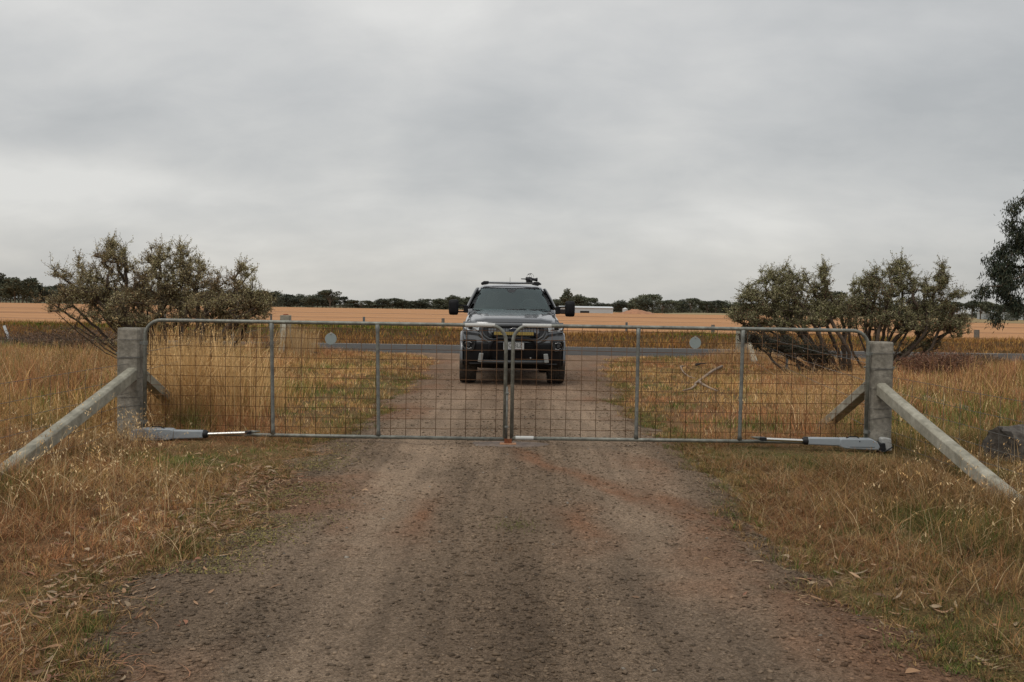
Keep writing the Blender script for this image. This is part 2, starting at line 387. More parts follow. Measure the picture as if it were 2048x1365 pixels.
# sealed road across the far end
def road_mat():
    m = mat('asphalt', (.082, .076, .070), 1.0, var=.22, vscale=3, col2=(.064, .060, .056), bump=.6, bscale=90, spec=.08); return m
rx = np.linspace(-130, 130, 200); ry = np.array([29.9, 30.2, 32.9, 35.7, 36.0])
RX, RY = np.meshgrid(rx, ry); RZ = np.array([-.03, .035, .065, .035, -.03])[:, None] + RX * 0
RY = RY + .12 * (vn(RX * .9, RY * 0 + 2) - .5) * (np.abs(RY - 32.9) > 2.5)
V = np.stack([RX.ravel(), RY.ravel(), RZ.ravel()], 1); ii = (np.arange(4)[:, None] * 200 + np.arange(199)[None]).ravel()
tag(raw_mesh('road', V, [np.stack([ii, ii + 1, ii + 201, ii + 200], 1)], road_mat(), smooth=True), kind='structure')
V = np.array([(x, y, .040 + (35.5 - y) * .0097 + .004) for x in rx for y in (35.32, 35.48)])
ii = np.arange(199) * 2
tag(raw_mesh('edge_line', V, [np.stack([ii, ii + 2, ii + 3, ii + 1], 1)], mat('line_paint', (.50, .50, .48), .7, var=.2, vscale=3)), kind='structure')

# stubble field
def field_mat():
    m = bpy.data.materials.new('stubble'); m.use_nodes = True; t = m.node_tree; p = t.nodes['Principled BSDF']
    p.inputs['Roughness'].default_value = 1; p.inputs['Specular IOR Level'].default_value = .1
    tcn = N(t, 'ShaderNodeTexCoord'); v = tcn.outputs['Object']
    mp1 = N(t, 'ShaderNodeMapping'); mp1.inputs['Scale'].default_value = (.012, .16, 1); L(t, v, mp1.inputs[0])
    a = noise(t, mp1.outputs[0], 1.0, 8, .7, .3)
    mp2 = N(t, 'ShaderNodeMapping'); mp2.inputs['Scale'].default_value = (.35, 1.4, 1); L(t, v, mp2.inputs[0])
    b = noise(t, mp2.outputs[0], 1.0, 6, .75)
    c = ramp(t, a, [(.32, (.29, .145, .066)), (.45, (.40, .205, .096)), (.60, (.46, .25, .122)), (.75, (.47, .29, .15))])
    c = mixc(t, 1, c, ramp(t, b, [(.3, (.70, .67, .64)), (.7, (1.26, 1.26, 1.24))]), 'MULTIPLY')
    L(t, c, p.inputs['Base Color']); return m
fx = np.linspace(-1, 1, 60); fv = np.concatenate([[0], np.geomspace(.004, 1, 60)])
A, B = np.meshgrid(fx, fv)
px_t = A * 1.45                                  # tangent of the bearing
fy = np.interp(px_t, [-1.5, -.2, .1, .20, .26, .40, .52, 1.5], [820, 820, 700, 560, 470, 210, 185, 175])
Yf = 45.2 + (fy - 45.2) * B; Xf = px_t * np.where(B < .02, np.maximum(Yf, 110), np.maximum(Yf, 110))
Zf = gz(Xf, Yf) * 1.0; Zf = np.where(Yf < 50, 0.035, Zf + .05)
V = np.stack([Xf.ravel(), Yf.ravel(), Zf.ravel()], 1); nx, ny = 60, 61
ii = (np.arange(ny - 1)[:, None] * nx + np.arange(nx - 1)[None]).ravel()
tag(raw_mesh('stubble_field', V, [np.stack([ii, ii + 1, ii + 1 + nx, ii + nx], 1)], field_mat(), smooth=True), kind='structure')

# ------------------------------------------------------------------ grass
STRAW = np.array([.50, .315, .135]); OCHRE = np.array([.42, .245, .085]); RED = np.array([.37, .175, .080]); PALE = np.array([.60, .44, .245])
GRN = np.array([.085, .130, .024]); GGRN = np.array([.185, .180, .06]); BRN = np.array([.17, .10, .05])
def blades(base, h, w, lean, az, colr, k=3, curve=1.8, tipw=.15):
    n = len(base); ts = np.linspace(0, 1, k + 1)
    d = np.stack([np.cos(az), np.sin(az), np.zeros(n)], 1)
    sa = az + math.pi / 2 + rng.normal(0, .5, n); s = np.stack([np.cos(sa), np.sin(sa), np.zeros(n)], 1)
    P = []
    for j, t in enumerate(ts):
        horiz = lean * (t ** curve); vert = t * (1 - .42 * np.minimum(lean, 1.5) * t)
        c = base + d * (h * horiz)[:, None]; c[:, 2] += h * vert
        if j < k:
            ww = (w * (1 - (1 - tipw) * t) * .5)[:, None]
            P.append(c - s * ww); P.append(c + s * ww)
        else: P.append(c)
    m = 2 * k + 1
    V = np.stack(P, 1).reshape(-1, 3)
    b = (np.arange(n) * m)[:, None]
    q = np.concatenate([b + np.array([[2 * j, 2 * j + 1, 2 * j + 3, 2 * j + 2]]) for j in range(k - 1)], 0) if k > 1 else np.zeros((0, 4), int)
    tri = b + np.array([[2 * k - 2, 2 * k - 1, 2 * k]])
    C = np.repeat(colr, m, 0)
    return V, q, tri, C
class Stuff:
    def __init__(s): s.V = []; s.q = []; s.t = []; s.C = []; s.n = 0
    def add(s, V, q, t, C):
        s.V.append(V); s.C.append(C)
        if len(q): s.q.append(q + s.n)
        if len(t): s.t.append(t + s.n)
        s.n += len(V)
    def build(s, name, m, label, cat=None, parent=None, kind='stuff'):
        fs = []
        if s.q: fs.append(np.concatenate(s.q))
        if s.t: fs.append(np.concatenate(s.t))
        o = raw_mesh(name, np.concatenate(s.V), fs, m, parent, cols=np.concatenate(s.C))
        if kind: tag(o, label, cat, kind=kind)
        return o
def hfield(x, y):
    o = out(x, y); L_ = x < 0
    h = .05 + .05 * fbm(x * 1.5, y * 1.5, 3, 21.)
    front = y < 10.3
    n = fbm(x * .8, y * .8, 3, 60.)
    hl = .045 + .06 * sst(.1, .7, o) + (.05 + .12 * n) * sst(.85, 1.9, o) + .10 * sst(1.7, 2.5, o)
    hr = .045 + .06 * sst(.1, .5, o) + (.06 + .08 * n) * sst(.5, 1.5, o) + .05 * sst(1.6, 2.6, o)
    hf = np.where(L_, hl, hr)
    bl = .06 + .04 * n + (.12 + .22 * n) * sst(2.9, 3.5, -x) * sst(19, 16, y) + .12 * sst(3.5, 6, -x)
    br = .06 + .05 * n + (.06 + .16 * n) * sst(3.4, 4.6, x) * sst(22, 17, y) + .04 * sst(6, 8, x)
    hb = np.where(L_, bl, br)
    hf = hf * .74; h = np.where(front, hf, hb)
    t = sst(9.7, 10.9, y); h = hf * (1 - t) + hb * t
    h = h * (.55 + .95 * fbm(x * 1.9 + 4, y * 1.3, 3, 82.))
    h = h + .30 * blob(x, y, -6.7, 28.6, 1.0, .8) + .22 * blob(x, y, 6.6, 28.6, 1.3, 1.0)
    h = h + .22 * blob(x, y, -3.75, 7.2, .4, .6) + .06 * blob(x, y, -4.3, 9.7, .4, .5)
    h = h + .12 * blob(x, y, 4.0, 7.0, .5, .6) + .2 * blob(x, y, 10.5, 21.5, 2.6, 3.5) + .15 * blob(x, y, -11, 24, 4, 4)
    h = h * (1 - .85 * blob(x, y, -3.5, 9.95, 1.3, .75)) * (1 - .80 * blob(x, y, 3.3, 10.0, 1.2, .75)) * (1 - .75 * blob(x, y, 5.0, 9.2, 1.0, .9)) * (1 - .6 * blob(x, y, 3.9, 7.7, .3, .8)) * (1 - .6 * blob(x, y, -3.9, 8.2, .35, .9))
    h = h + .22 * blob(x, y, 3.55, 12.3, .6, .5)
    h = h + .10 * blob(x, y, -3.4, 13.2, .5, 1.6)
    return np.maximum(h, .03)
def gcol(x, y, n):
    g = greenf(x, y); r = redf(x, y); u = rng.random(n); w = rng.random(n)
    c = np.where((u < .55)[:, None], STRAW, OCHRE)
    c = np.where((rng.random(n) < .12 + .70 * r)[:, None], RED, c)
    c = np.where((rng.random(n) < .10)[:, None], PALE, c)
    c = np.where((rng.random(n) < .17)[:, None], BRN * .8, c)
    isg = w < (.06 + .88 * g)
    gc = np.where((rng.random(n) < .5)[:, None], GRN, GGRN)
    c = np.where(isg[:, None], gc, c)
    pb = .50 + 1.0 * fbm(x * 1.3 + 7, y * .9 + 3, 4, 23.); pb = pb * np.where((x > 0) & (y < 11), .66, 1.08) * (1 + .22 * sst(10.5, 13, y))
    return c * (pb * (.65 + .65 * rng.random(n)))[:, None]
def scatter(n, x0, x1, y0, y1, pw=1.0):
    y = y0 + (y1 - y0) * rng.random(n) ** pw; x = x0 + (x1 - x0) * rng.random(n); return x, y
def tufts(st, ntuft, per, region, hs=1.0, wd=.004, k=3, spread=.05, lean=(.15, .9), hmul=1.0, keep=None, pw=1.0):
    cx_, cy_ = scatter(ntuft, *region, pw=pw)
    o = out(cx_, cy_); dens = fbm(cx_ * 2.2, cy_ * 2.2, 3, 44.)
    ok = (o > -.06 + .34 * (rng.random(ntuft) - .5) * (rng.random(ntuft) < .6)) & ~((cy_ > 29.6) & (cy_ < 37.0)) & (dens + .25 * rng.random(ntuft) > .42 - .15 * sst(.3, 1, o))
    ok &= rng.random(ntuft) < .6 + .4 * sst(0, .45, o)
    if keep is not None: ok &= keep(cx_, cy_)
    cx_, cy_ = cx_[ok], cy_[ok]; m = len(cx_)
    tall = hfield(cx_, cy_) * hs * (.55 + .9 * rng.random(m))
    hue = gcol(cx_, cy_, m)
    idx = np.repeat(np.arange(m), per); n = len(idx)
    a = rng.random(n) * 2 * math.pi; rr = np.abs(rng.normal(0, 1, n)) * spread * (.5 + tall[idx] * 2)
    x = cx_[idx] + np.cos(a) * rr; y = cy_[idx] + np.sin(a) * rr
    h = tall[idx] * (.45 + .75 * rng.random(n)) * hmul
    base = np.stack([x, y, gz(x, y) - .01], 1)
    ind = gcol(x, y, n); mix = (rng.random(n) < .35)[:, None]
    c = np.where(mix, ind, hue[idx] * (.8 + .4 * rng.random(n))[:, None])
    ln = lean[0] + (lean[1] - lean[0]) * rng.random(n) ** 1.3
    az = a + rng.normal(0, .7, n)
    st.add(*blades(base, h, wd * (.6 + .8 * rng.random(n)), ln, az, c, k))
st = Stuff()
tufts(st, 19500, 15, (-8.2, -1.2, 2.2, 11.5), wd=.0034, k=3, lean=(.15, 1.3))
tufts(st, 19000, 14, (1.2, 8.2, 2.2, 11.5), wd=.0034, k=3, lean=(.15, 1.3))
# matted thatch lying over
for reg, nn_ in (((-6.5, -1.4, 2.5, 11.5), 26000), ((1.5, 6.5, 2.5, 11.5), 24000)):
    x, y = scatter(nn_, *reg); o = out(x, y); ok = (o > .05 + .2 * rng.random(nn_)) & (greenf(x, y) < .45) & (fbm(x * 1.6, y * 1.6, 3, 57.) + .2 * rng.random(nn_) > .52); x, y = x[ok], y[ok]; n = len(x)
    base = np.stack([x, y, gz(x, y) + hfield(x, y) * rng.random(n) * .5], 1)
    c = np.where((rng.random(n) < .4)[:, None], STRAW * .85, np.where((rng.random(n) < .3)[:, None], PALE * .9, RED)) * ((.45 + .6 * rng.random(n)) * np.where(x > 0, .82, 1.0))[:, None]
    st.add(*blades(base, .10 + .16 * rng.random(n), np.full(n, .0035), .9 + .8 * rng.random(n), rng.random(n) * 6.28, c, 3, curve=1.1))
for sx_ in (-1, 1):                                     # short tufts creeping over both edges of the gravel
    nt_ = 2600; yc = 2.4 + 18 * rng.random(nt_) ** 1.5; e_ = edgeL(yc) if sx_ < 0 else edgeR(yc); xc_ = sx_ * (e_ + rng.normal(.14, .12, nt_)); kp = fbm(xc_ * 1.5, yc * 1.3, 3, 63.) + .3 * rng.random(nt_) > .55; xc_, yc = xc_[kp], yc[kp]; m = len(xc_)
    idx = np.repeat(np.arange(m), 13); n = len(idx); a = rng.random(n) * 6.28; rr = np.abs(rng.normal(0, .03, n)); x = xc_[idx] + np.cos(a) * rr; y = yc[idx] + np.sin(a) * rr
    hue = np.array([GGRN, GRN, BRN, OCHRE * .8, STRAW * .8])[rng.integers(0, 5, m)][idx] * (.5 + .7 * rng.random(n))[:, None]
    st.add(*blades(np.stack([x, y, np.maximum(gz(x, y), drz(x, y)) - .004], 1), (.03 + .06 * rng.random(m))[idx] * (.5 + .8 * rng.random(n)), np.full(n, .0034), .4 + 1.0 * rng.random(n), a, hue, 2))
for sx_ in (-1, 1):                                     # fine broken stems and crumbs lying between the tufts
    nn_ = 62000; y = 2.4 + 8.6 * rng.random(nn_) ** 1.25; x = sx_ * (1.3 + 4.6 * rng.random(nn_)); ok = out(x, y) > -.10 + .25 * (rng.random(nn_) - .5); x, y = x[ok], y[ok]; n = len(x)
    c = np.array([STRAW * .7, PALE * .6, RED * .6, BRN * .5, BRN * .3, GGRN * .5])[rng.integers(0, 6, n)] * (.4 + .9 * rng.random(n))[:, None]
    st.add(*blades(np.stack([x, y, np.maximum(gz(x, y), drz(x, y)) + .001], 1), .012 + .03 * rng.random(n) ** 2, np.full(n, .0035), .8 + 1.6 * rng.random(n), rng.random(n) * 6.28, c, 2, curve=1.0))
st.build('dry_grass', M['blade'], 'matted straw coloured grass with green tufts beside the gravel drive before the gate', 'grass')
st = Stuff()
tufts(st, 21000, 9, (-13, -1.4, 11.3, 30), wd=.0075, k=2, spread=.07)
tufts(st, 21000, 9, (1.4, 14, 11.3, 30), wd=.0075, k=2, spread=.07)
tufts(st, 8000, 8, (-24, 24, 20, 30), wd=.012, k=2, spread=.10, hs=1.2)
st.build('paddock_grass', M['blade'], 'short ochre and green grass between the gate and the sealed road', 'grass')
st = Stuff()     # bank beyond the road
n = 110000; x, y = scatter(n, -36, 38, 36.9, 47); 
hh = (.10 + .22 * fbm(x * .5, y * .7, 3, 14.)) * (1 - .4 * sst(44, 47, y))
gg = np.maximum(.8 * sst(.60, .72, fbm(x * .22 + 3, y * .35, 3, 91.)) * .8, np.maximum(.95 * blob(x, y, -6.5, 41.5, 3.5, 2.5), .9 * blob(x, y, 7.8, 40.5, 1.6, 2))) * sst(38, 40.5, y)
c = np.where((rng.random(n) < .35)[:, None], OCHRE, np.where((rng.random(n) < .5)[:, None], BRN * 1.2, RED * .8))
c = np.where((rng.random(n) < gg)[:, None], np.where((rng.random(n) < .5)[:, None], GRN * 1.1, np.array([.20, .20, .05])), c) * (.7 + .6 * rng.random(n))[:, None]
c = c * np.array([1.0, .95, .74]) * (.5 + 1.0 * fbm(x * .8, y * 1.5, 4, 18.))[:, None]
c = np.where((y > 44.5)[:, None] & (rng.random(n) < .7)[:, None], np.array([.42, .25, .13]), c)
st.add(*blades(np.stack([x, y, gz(x, y) - .02], 1), hh * (.5 + rng.random(n)), np.full(n, .022), .2 + .7 * rng.random(n), rng.random(n) * 6.28, c, 2))
st.build('verge_grass', M['blade'], 'brown and green rough grass on the bank beyond the sealed road', 'grass')
st = Stuff()     # tall stalks
def stalks(n, px0, px1, Y0, Y1, h0, h1, lean_=.35, wd=.005, heads=.5, colr=PALE):
    Yv = Y0 + (Y1 - Y0) * rng.random(n); pxv = px0 + (px1 - px0) * rng.random(n)
    x = (pxv - 1024) / F_PX * Yv; 
    cl_ = rng.normal(0, .12, n); x = np.round(x * 1.6 + .3 * rng.random(n)) / 1.6 + cl_
    h = h0 + (h1 - h0) * rng.random(n) ** 1.4; ln = lean_ * rng.random(n) ** 1.5 * 1.6; az = rng.random(n) * 6.28
    base = np.stack([x, Yv, gz(x, Yv) - .01], 1); c = np.where((rng.random(n) < .6)[:, None], colr, STRAW * 1.05) * (.7 + .5 * rng.random(n))[:, None]
    st.add(*blades(base, h, np.full(n, wd), ln, az, c, 4, tipw=.5))
    k = int(n * heads); dd = np.stack([np.cos(az), np.sin(az), np.zeros(n)], 1)[:k]
    tip = base[:k] + dd * (h[:k] * ln[:k])[:, None]; tip[:, 2] += h[:k] * (1 - .42 * np.minimum(ln[:k], 1.5))
    for q in range(5):
        b = tip + rng.normal(0, .012, (k, 3)) - dd * (q * .02); b[:, 2] -= q * .012
        st.add(*blades(b, np.full(k, .028), np.full(k, .0065), .5 + rng.random(k), rng.random(k) * 6.28, c[:k] * 1.12, 2, tipw=.9))
stalks(2600, 296, 440, 11.3, 15.5, .45, 1.12, .45, .0085, .15, np.array([.66, .43, .19]))
stalks(500, 430, 530, 12.5, 15.5, .4, .9, .45, .0085, .15, np.array([.66, .43, .19]))
stalks(520, 298, 470, 11.2, 15, 1.0, 1.4, .7, .009, .1, np.array([.68, .46, .22]))
stalks(700, 560, 610, 26, 29, .5, 1.0, .2, .010, .1, np.array([.50, .36, .20]))
stalks(330, -60, 235, 6.2, 10.2, .25, .62, 1.0, .0032, .8)
stalks(90, 205, 262, 9.6, 10.2, .15, .38, .9, .0035, 1.0)
stalks(120, 130, 420, 5.6, 8.2, .2, .42, 1.1, .003, .3)
stalks(420, 1800, 2150, 5.8, 10.6, .15, .4, 1.1, .0032, .5)
stalks(900, 1560, 1760, 12, 20, .3, .6, .7, .005, .4, np.array([.48, .30, .15]))
stalks(700, 1590, 1745, 11.3, 13.5, .2, .5, .8, .004, .4, np.array([.46, .28, .14]))
stalks(900, 288, 345, 11.0, 12.6, .5, .85, .6, .006, .2, np.array([.5, .32, .15]))
stalks(1400, 1820, 2150, 15, 26, .3, .7, .6, .009, .2, np.array([.33, .17, .09]))
stalks(700, 1430, 1540, 26, 29, .3, .7, .5, .010, .2, np.array([.45, .28, .15]))
stalks(1500, -60, 220, 14, 24, .3, .7, .7, .007, .3, np.array([.40, .26, .14]))
st.build('tall_grass', M['blade'], 'tall blond grass stalks with seed heads around the gate posts and shrubs', 'grass')

# ------------------------------------------------------------------ stones, leaf litter
t_ = (1 + 5 ** .5) / 2
ICO = np.array([(-1, t_, 0), (1, t_, 0), (-1, -t_, 0), (1, -t_, 0), (0, -1, t_), (0, 1, t_), (0, -1, -t_), (0, 1, -t_), (t_, 0, -1), (t_, 0, 1), (-t_, 0, -1), (-t_, 0, 1)]) / math.sqrt(1 + t_ * t_)
ICF = np.array([(0, 11, 5), (0, 5, 1), (0, 1, 7), (0, 7, 10), (0, 10, 11), (1, 5, 9), (5, 11, 4), (11, 10, 2), (10, 7, 6), (7, 1, 8), (3, 9, 4), (3, 4, 2), (3, 2, 6), (3, 6, 8), (3, 8, 9), (4, 9, 5), (2, 4, 11), (6, 2, 10), (8, 6, 7), (9, 8, 1)])
def stones(n, y0, y1, s0, s1, pw=1.0):
    y = y0 + (y1 - y0) * rng.random(n) ** pw; x = (rng.random(n) * 2 - 1) * 2.1
    o = out(x, y); tr = np.maximum(blob(x, y * 0, -.82, 0, .33, 1), blob(x, y * 0, .88, 0, .33, 1))
    den_ = fbm(x * 1.8, y * 1.0, 3, 55.)
    ok = (o < .08) & (rng.random(n) > .66 * tr) & (den_ + .5 * rng.random(n) > .55)
    x, y = x[ok], y[ok]; n = len(x); s = s0 + (s1 - s0) * rng.random(n) ** 5.0
    Vv = ICO[None] * (1 + .42 * rng.standard_normal((n, 12, 1)).clip(-1.2, 1.2))
    sc = s[:, None] * np.stack([.8 + .6 * rng.random(n), .8 + .6 * rng.random(n), .4 + .35 * rng.random(n)], 1)
    Vv = Vv * sc[:, None]; a = rng.random(n) * 6.28; ca, sa = np.cos(a)[:, None], np.sin(a)[:, None]
    Vx = Vv[..., 0] * ca - Vv[..., 1] * sa; Vy = Vv[..., 0] * sa + Vv[..., 1] * ca
    P = np.stack([Vx + x[:, None], Vy + y[:, None], Vv[..., 2] + (drz(x, y) + s * .22)[:, None]], 2).reshape(-1, 3)
    Fc = (np.arange(n) * 12)[:, None, None] + ICF[None]
    base = drive_col(x, y) * (.38 + .66 * rng.random(n) ** 1.6)[:, None]
    odd = rng.random(n) < .012; base[odd] = np.array([.26, .23, .19]) * (.6 + .5 * rng.random(odd.sum()))[:, None]
    return P, Fc.reshape(-1, 3), np.repeat(base, 12, 0)
st = Stuff()
for a_ in ((80000, 2.6, 12, .0026, .0120, 1.25), (9000, 12, 22, .005, .016, 1.0), (3800, 2.6, 11, .007, .0135, 1.2), (160, 2.8, 12, .012, .020, 1.3)):
    P, Fc, C = stones(*a_); st.add(P, [], Fc, C)
st.build('gravel_stones', M['stone'], 'loose dark crushed stones lying on the gravel driveway', 'gravel')
st = Stuff()
def litter(n, xc, xs_, y0, y1, ln, wd, cols_, flat=.25):
    y = y0 + (y1 - y0) * rng.random(n); x = xc(y) + rng.normal(0, xs_, n)
    den_ = fbm(x * 2, y * 1.5, 3, 35.); ok = den_ + .35 * rng.random(n) > .58; x, y = x[ok], y[ok]; n = len(x)
    zz = np.maximum(gz(x, y), drz(x, y) if True else 0) + .004 + .02 * rng.random(n) * (out(x, y) > .1)
    l = ln * (.6 + .8 * rng.random(n)); w = wd * (.6 + .8 * rng.random(n)); a = rng.random(n) * 6.28
    d_ = np.stack([np.cos(a), np.sin(a), rng.normal(0, flat, n)], 1); s_ = np.stack([-np.sin(a), np.cos(a), rng.normal(0, .35, n)], 1)
    bend = rng.normal(0, .18, n); cup = .15 + .25 * rng.random(n)
    P = []; ts = np.linspace(0, 1, 6); prof = [0.05, .75, 1, .85, .5, .05]
    for t, pf in zip(ts, prof):
        c = np.stack([x, y, zz], 1) + d_ * ((t - .5) * l)[:, None] + s_ * (bend * l * 4 * t * (1 - t))[:, None]; c[:, 2] += cup * l * .35 * (2 * t - 1) ** 2
        e = s_ * (w * pf * .5)[:, None]; up = np.zeros((n, 3)); up[:, 2] = w * pf * .25
        P += [c - e + up, c, c + e + up]
    Vv = np.stack(P, 1).reshape(-1, 3); b = (np.arange(n) * 18)[:, None]
    q = np.concatenate([b + np.array([[3 * j + i, 3 * j + i + 1, 3 * j + i + 4, 3 * j + i + 3]]) for j in range(5) for i in range(2)], 0)
    cols_ = np.array(cols_); c = cols_[rng.integers(0, len(cols_), n)] * (.7 + .5 * rng.random(n))[:, None]
    st.add(Vv, q, [], np.repeat(c, 18, 0))
GL = [(.42, .27, .16), (.34, .20, .11), (.26, .12, .07), (.38, .28, .18), (.20, .12, .07), (.24, .15, .08)]
litter(2300, lambda y: -edgeL(y) - .20, .18, 2.8, 8.8, .062, .013, GL)
litter(900, lambda y: -edgeL(y) - .7, .5, 2.8, 9.5, .06, .013, GL)
litter(500, lambda y: edgeR(y) + .4, .35, 2.8, 6, .07, .016, GL)
litter(1800, lambda y: -edgeL(y) - .12, .16, 2.8, 10.5, .12, .0035, [(.42, .22, .11), (.48, .30, .16), (.30, .15, .08)], .1)
litter(900, lambda y: edgeR(y) + .12, .2, 2.8, 10.5, .09, .003, [(.40, .30, .17), (.45, .34, .2), (.25, .17, .1)], .1)
litter(500, lambda y: 0 * y, 1.2, 2.8, 10.5, .03, .003, [(.40, .30, .2), (.2, .13, .08)], .1)
YG = [(.24, .20, .06), (.18, .17, .06), (.30, .23, .08), (.14, .11, .05)]
for (px, py, sx, n_) in ((590, 990, .16, 2600), (520, 1060, .20, 3000), (450, 1110, .15, 2200), (640, 930, .16, 1800), (690, 900, .12, 1000), (1890, 1300, .10, 1500), (1960, 1290, .12, 900)):
    p = gnd(px, py); litter(n_, (lambda y, p=p: p[0] + 0 * y), sx, p[1] - .45, p[1] + .45, .011, .007, YG, .5)
st.build('leaf_litter', M['leaf'], 'fallen gum leaves and bark strips along the edges of the gravel drive', 'leaf litter')
st = Stuff()     # weeds in the crown of the drive
for (px, py, r_, n_, cc_) in ((1030, 1058, .07, 220, GGRN), (1010, 1052, .12, 90, GGRN), (1075, 1045, .12, 50, BRN), (1000, 1105, .09, 120, BRN)):
    p = gnd(px, py); x = p[0] + rng.normal(0, r_, n_); y = p[1] + rng.normal(0, r_ * 1.3, n_)
    st.add(*blades(np.stack([x, y, drz(x, y)], 1), .012 + .022 * rng.random(n_), np.full(n_, .003), .5 + rng.random(n_), rng.random(n_) * 6.28, cc_ * (.5 + .6 * rng.random(n_))[:, None], 2))
st.build('drive_weeds', M['blade'], 'small flat green weeds growing in the middle of the gravel drive', 'weeds')

# ------------------------------------------------------------------ gates
GY = 10.38
def arc(c, r, a0, a1, n=8): return [(c[0] + r * math.cos(a0 + (a1 - a0) * i / n), GY, c[1] + r * math.sin(a0 + (a1 - a0) * i / n)) for i in range(n + 1)]
def gate(side):
    Lf = side < 0
    if Lf: xo, xi = at(290, 760, GY)[0], at(1011, 760, GY)[0]; zt = at(650, 646, GY)[2]; zb = at(780, 874, GY)[2]
    else: xo, xi = at(1735, 760, GY)[0], at(1025, 760, GY)[0]; zt = at(1400, 657, GY)[2]; zb = at(1250, 879, GY)[2]
    root = thing('farm_gate', 'galvanised mesh gate leaf on the left with white tape at its meeting corner' if Lf else 'galvanised mesh gate leaf on the right with white tape on its bottom rail', 'gate', (xo, GY, 0), 0, 'pair of driveway gates')
    def rel(p): return (p[0] - xo, p[1] - GY, p[2])
    sg = 1 if Lf else -1; R = .17; r = .0195
    a = [(xo, GY, zb - .02)] + arc((xo + sg * R, zt - R), R, math.pi if Lf else 0, math.pi / 2) + arc((xi - sg * R, zt - R), R, math.pi / 2, 0 if Lf else math.pi) + [(xi, GY, .05)]
    m = MB(); m.tube([rel(p) for p in a], r, 12); m.tube([rel((xo, GY, zb)), rel((xi, GY, zb - (.006)))], r * .97, 12)
    m.build('frame', M['galv'], root, smooth=True)
    for pt, pb in (((543, 650), (546, 868)), ((755, 652), (757, 872))) if Lf else (((1277, 655), (1272, 880)), ((1486, 660), (1479, 882))):
        A_, B_ = at(*pt, GY), at(*pb, GY); m = MB()
        A_[2] = zt - .01; B_[2] = zb + .01
        m.tube([rel(A_), rel(A_ * .93 + B_ * .07), rel(A_ * .05 + B_ * .95), rel(B_)], [.026, .019, .019, .026], 10)
        m.build('upright', M['galvbar'], root, smooth=True)
    m = MB(); x0, x1 = min(xo, xi), max(xo, xi); rng2 = random.Random(4 + side)
    nv = int((x1 - x0) / .157)
    ph = .06 if Lf else .09
    for i in range(nv + 1):
        x = x0 + ph + i * .157
        if x > x1 - .02: break
        j = rng2.uniform(-.004, .004); dz = max(0, R - min(x - x0, x1 - x)); dz = R - math.sqrt(max(0, R * R - dz * dz))
        m.tube([rel((x, GY - .004, zb)), rel((x + j, GY - .005, (zb + zt) / 2)), rel((x + j * .6, GY - .004, zt - dz))], .0030, 5)
    z = zb + .095; k = 0
    while z < zt - .03:
        dz = max(0, R - (zt - z)); e = R - math.sqrt(max(0, R * R - dz * dz)); pts = []
        for i in range(13):
            t = i / 12; pts.append(rel((x0 + e + (x1 - x0 - 2 * e) * t, GY + .003, z + rng2.uniform(-.004, .004) - .008 * math.sin(math.pi * t))))
        m.tube(pts, .0029, 5); z += .1035; k += 1
    m.build('wire_mesh', M['rustwire'], root, smooth=True)
    if Lf: dc = at(662, 678, GY); tp = [(at(930, 651, GY)[0], at(990, 651, GY)[0], zt)]
    else: dc = at(1390, 686, GY); tp = [(at(1045, 653, GY)[0], at(1103, 653, GY)[0], zt), (at(1031, 877, GY)[0], at(1067, 877, GY)[0], zb - .003)]
    m = MB(); m.lathe([(0, -.003), (.060, -.003), (.061, 0), (.060, .003), (0, .003)], 32, rel((dc[0], GY - .012, dc[2])), 'y')
    dd = m.build('round_plate', M['disc'], root, smooth=True, angle=40)
    m = MB(); m.lathe([(0, -.004), (.007, -.004), (.008, 0)], 10, rel((dc[0] - .0, GY - .018, dc[2] + .052)), 'y'); m.box(rel((dc[0], GY - .012, dc[2] + .064)), (.022, .004, .012)); m.build('tie', M['chrome'], dd)
    for (a0, a1, zz) in tp:
        m = MB(); m.tube([rel((a0, GY, zz)), rel(((a0 + a1) / 2, GY, zz)), rel((a1, GY, zz))], [r + .0015] * 3, 14); m.build('tape', M['tape'], root, smooth=True, angle=50)
    for zz in (zt - .24, zb + .12):
        m = MB(); m.lathe([(r + .001, -.02), (r + .007, -.02), (r + .007, .02), (r + .001, .02)], 14, rel((xo, GY, zz))); m.box(rel((xo - sg * .06, GY, zz)), (.10, .012, .03))
        m.build('hinge', M['galvbar'], root, bevel=.002)
    if Lf:
        m = MB(); m.tube([rel((xi + .018, GY - .01, .02)), rel((xi + .018, GY - .01, .62))], .011, 10); m.build('drop_bolt', M['galvbar'], root, smooth=True)
        for zz in (.2, .55):
            m = MB(); m.box(rel((xi + .018, GY - .012, zz)), (.04, .03, .02)); m.build('bolt_guide', M['galvbar'], root, bevel=.003)
    return xo, xi, zt, zb
gl = gate(-1); gr = gate(1)
# rusty socket and its concrete pad
p = at(1012, 890, GY); xm = (gl[1] + gr[1]) / 2
root = thing('gate_stop', 'rusty steel gate stop on a small concrete pad under the meeting gates', 'gate stop', (xm, GY, 0))
m = MB(); pts = [(.40 * math.cos(a) * (1 + .1 * math.sin(3 * a + 1)), .22 * math.sin(a) * (1 + .12 * math.cos(2 * a))) for a in np.linspace(0, 2 * math.pi, 28, endpoint=False)]
m.prism(pts, -.03, .021, 'z'); m.build('pad', mat('worn_pad', (.20, .15, .115), .95, var=.3, vscale=9, col2=(.13, .10, .08), bump=.8, bscale=60), root, bevel=.01)
m = MB(); m.box((0, -.02, .026), (.17, .10, .012)); m.build('base_plate', mat('light_rust', (.42, .22, .12), .9, var=.3, vscale=30), root, bevel=.002)
m = MB()
for dx_ in (-.035, .035): m.box((dx_, -.02, .055), (.008, .06, .05))
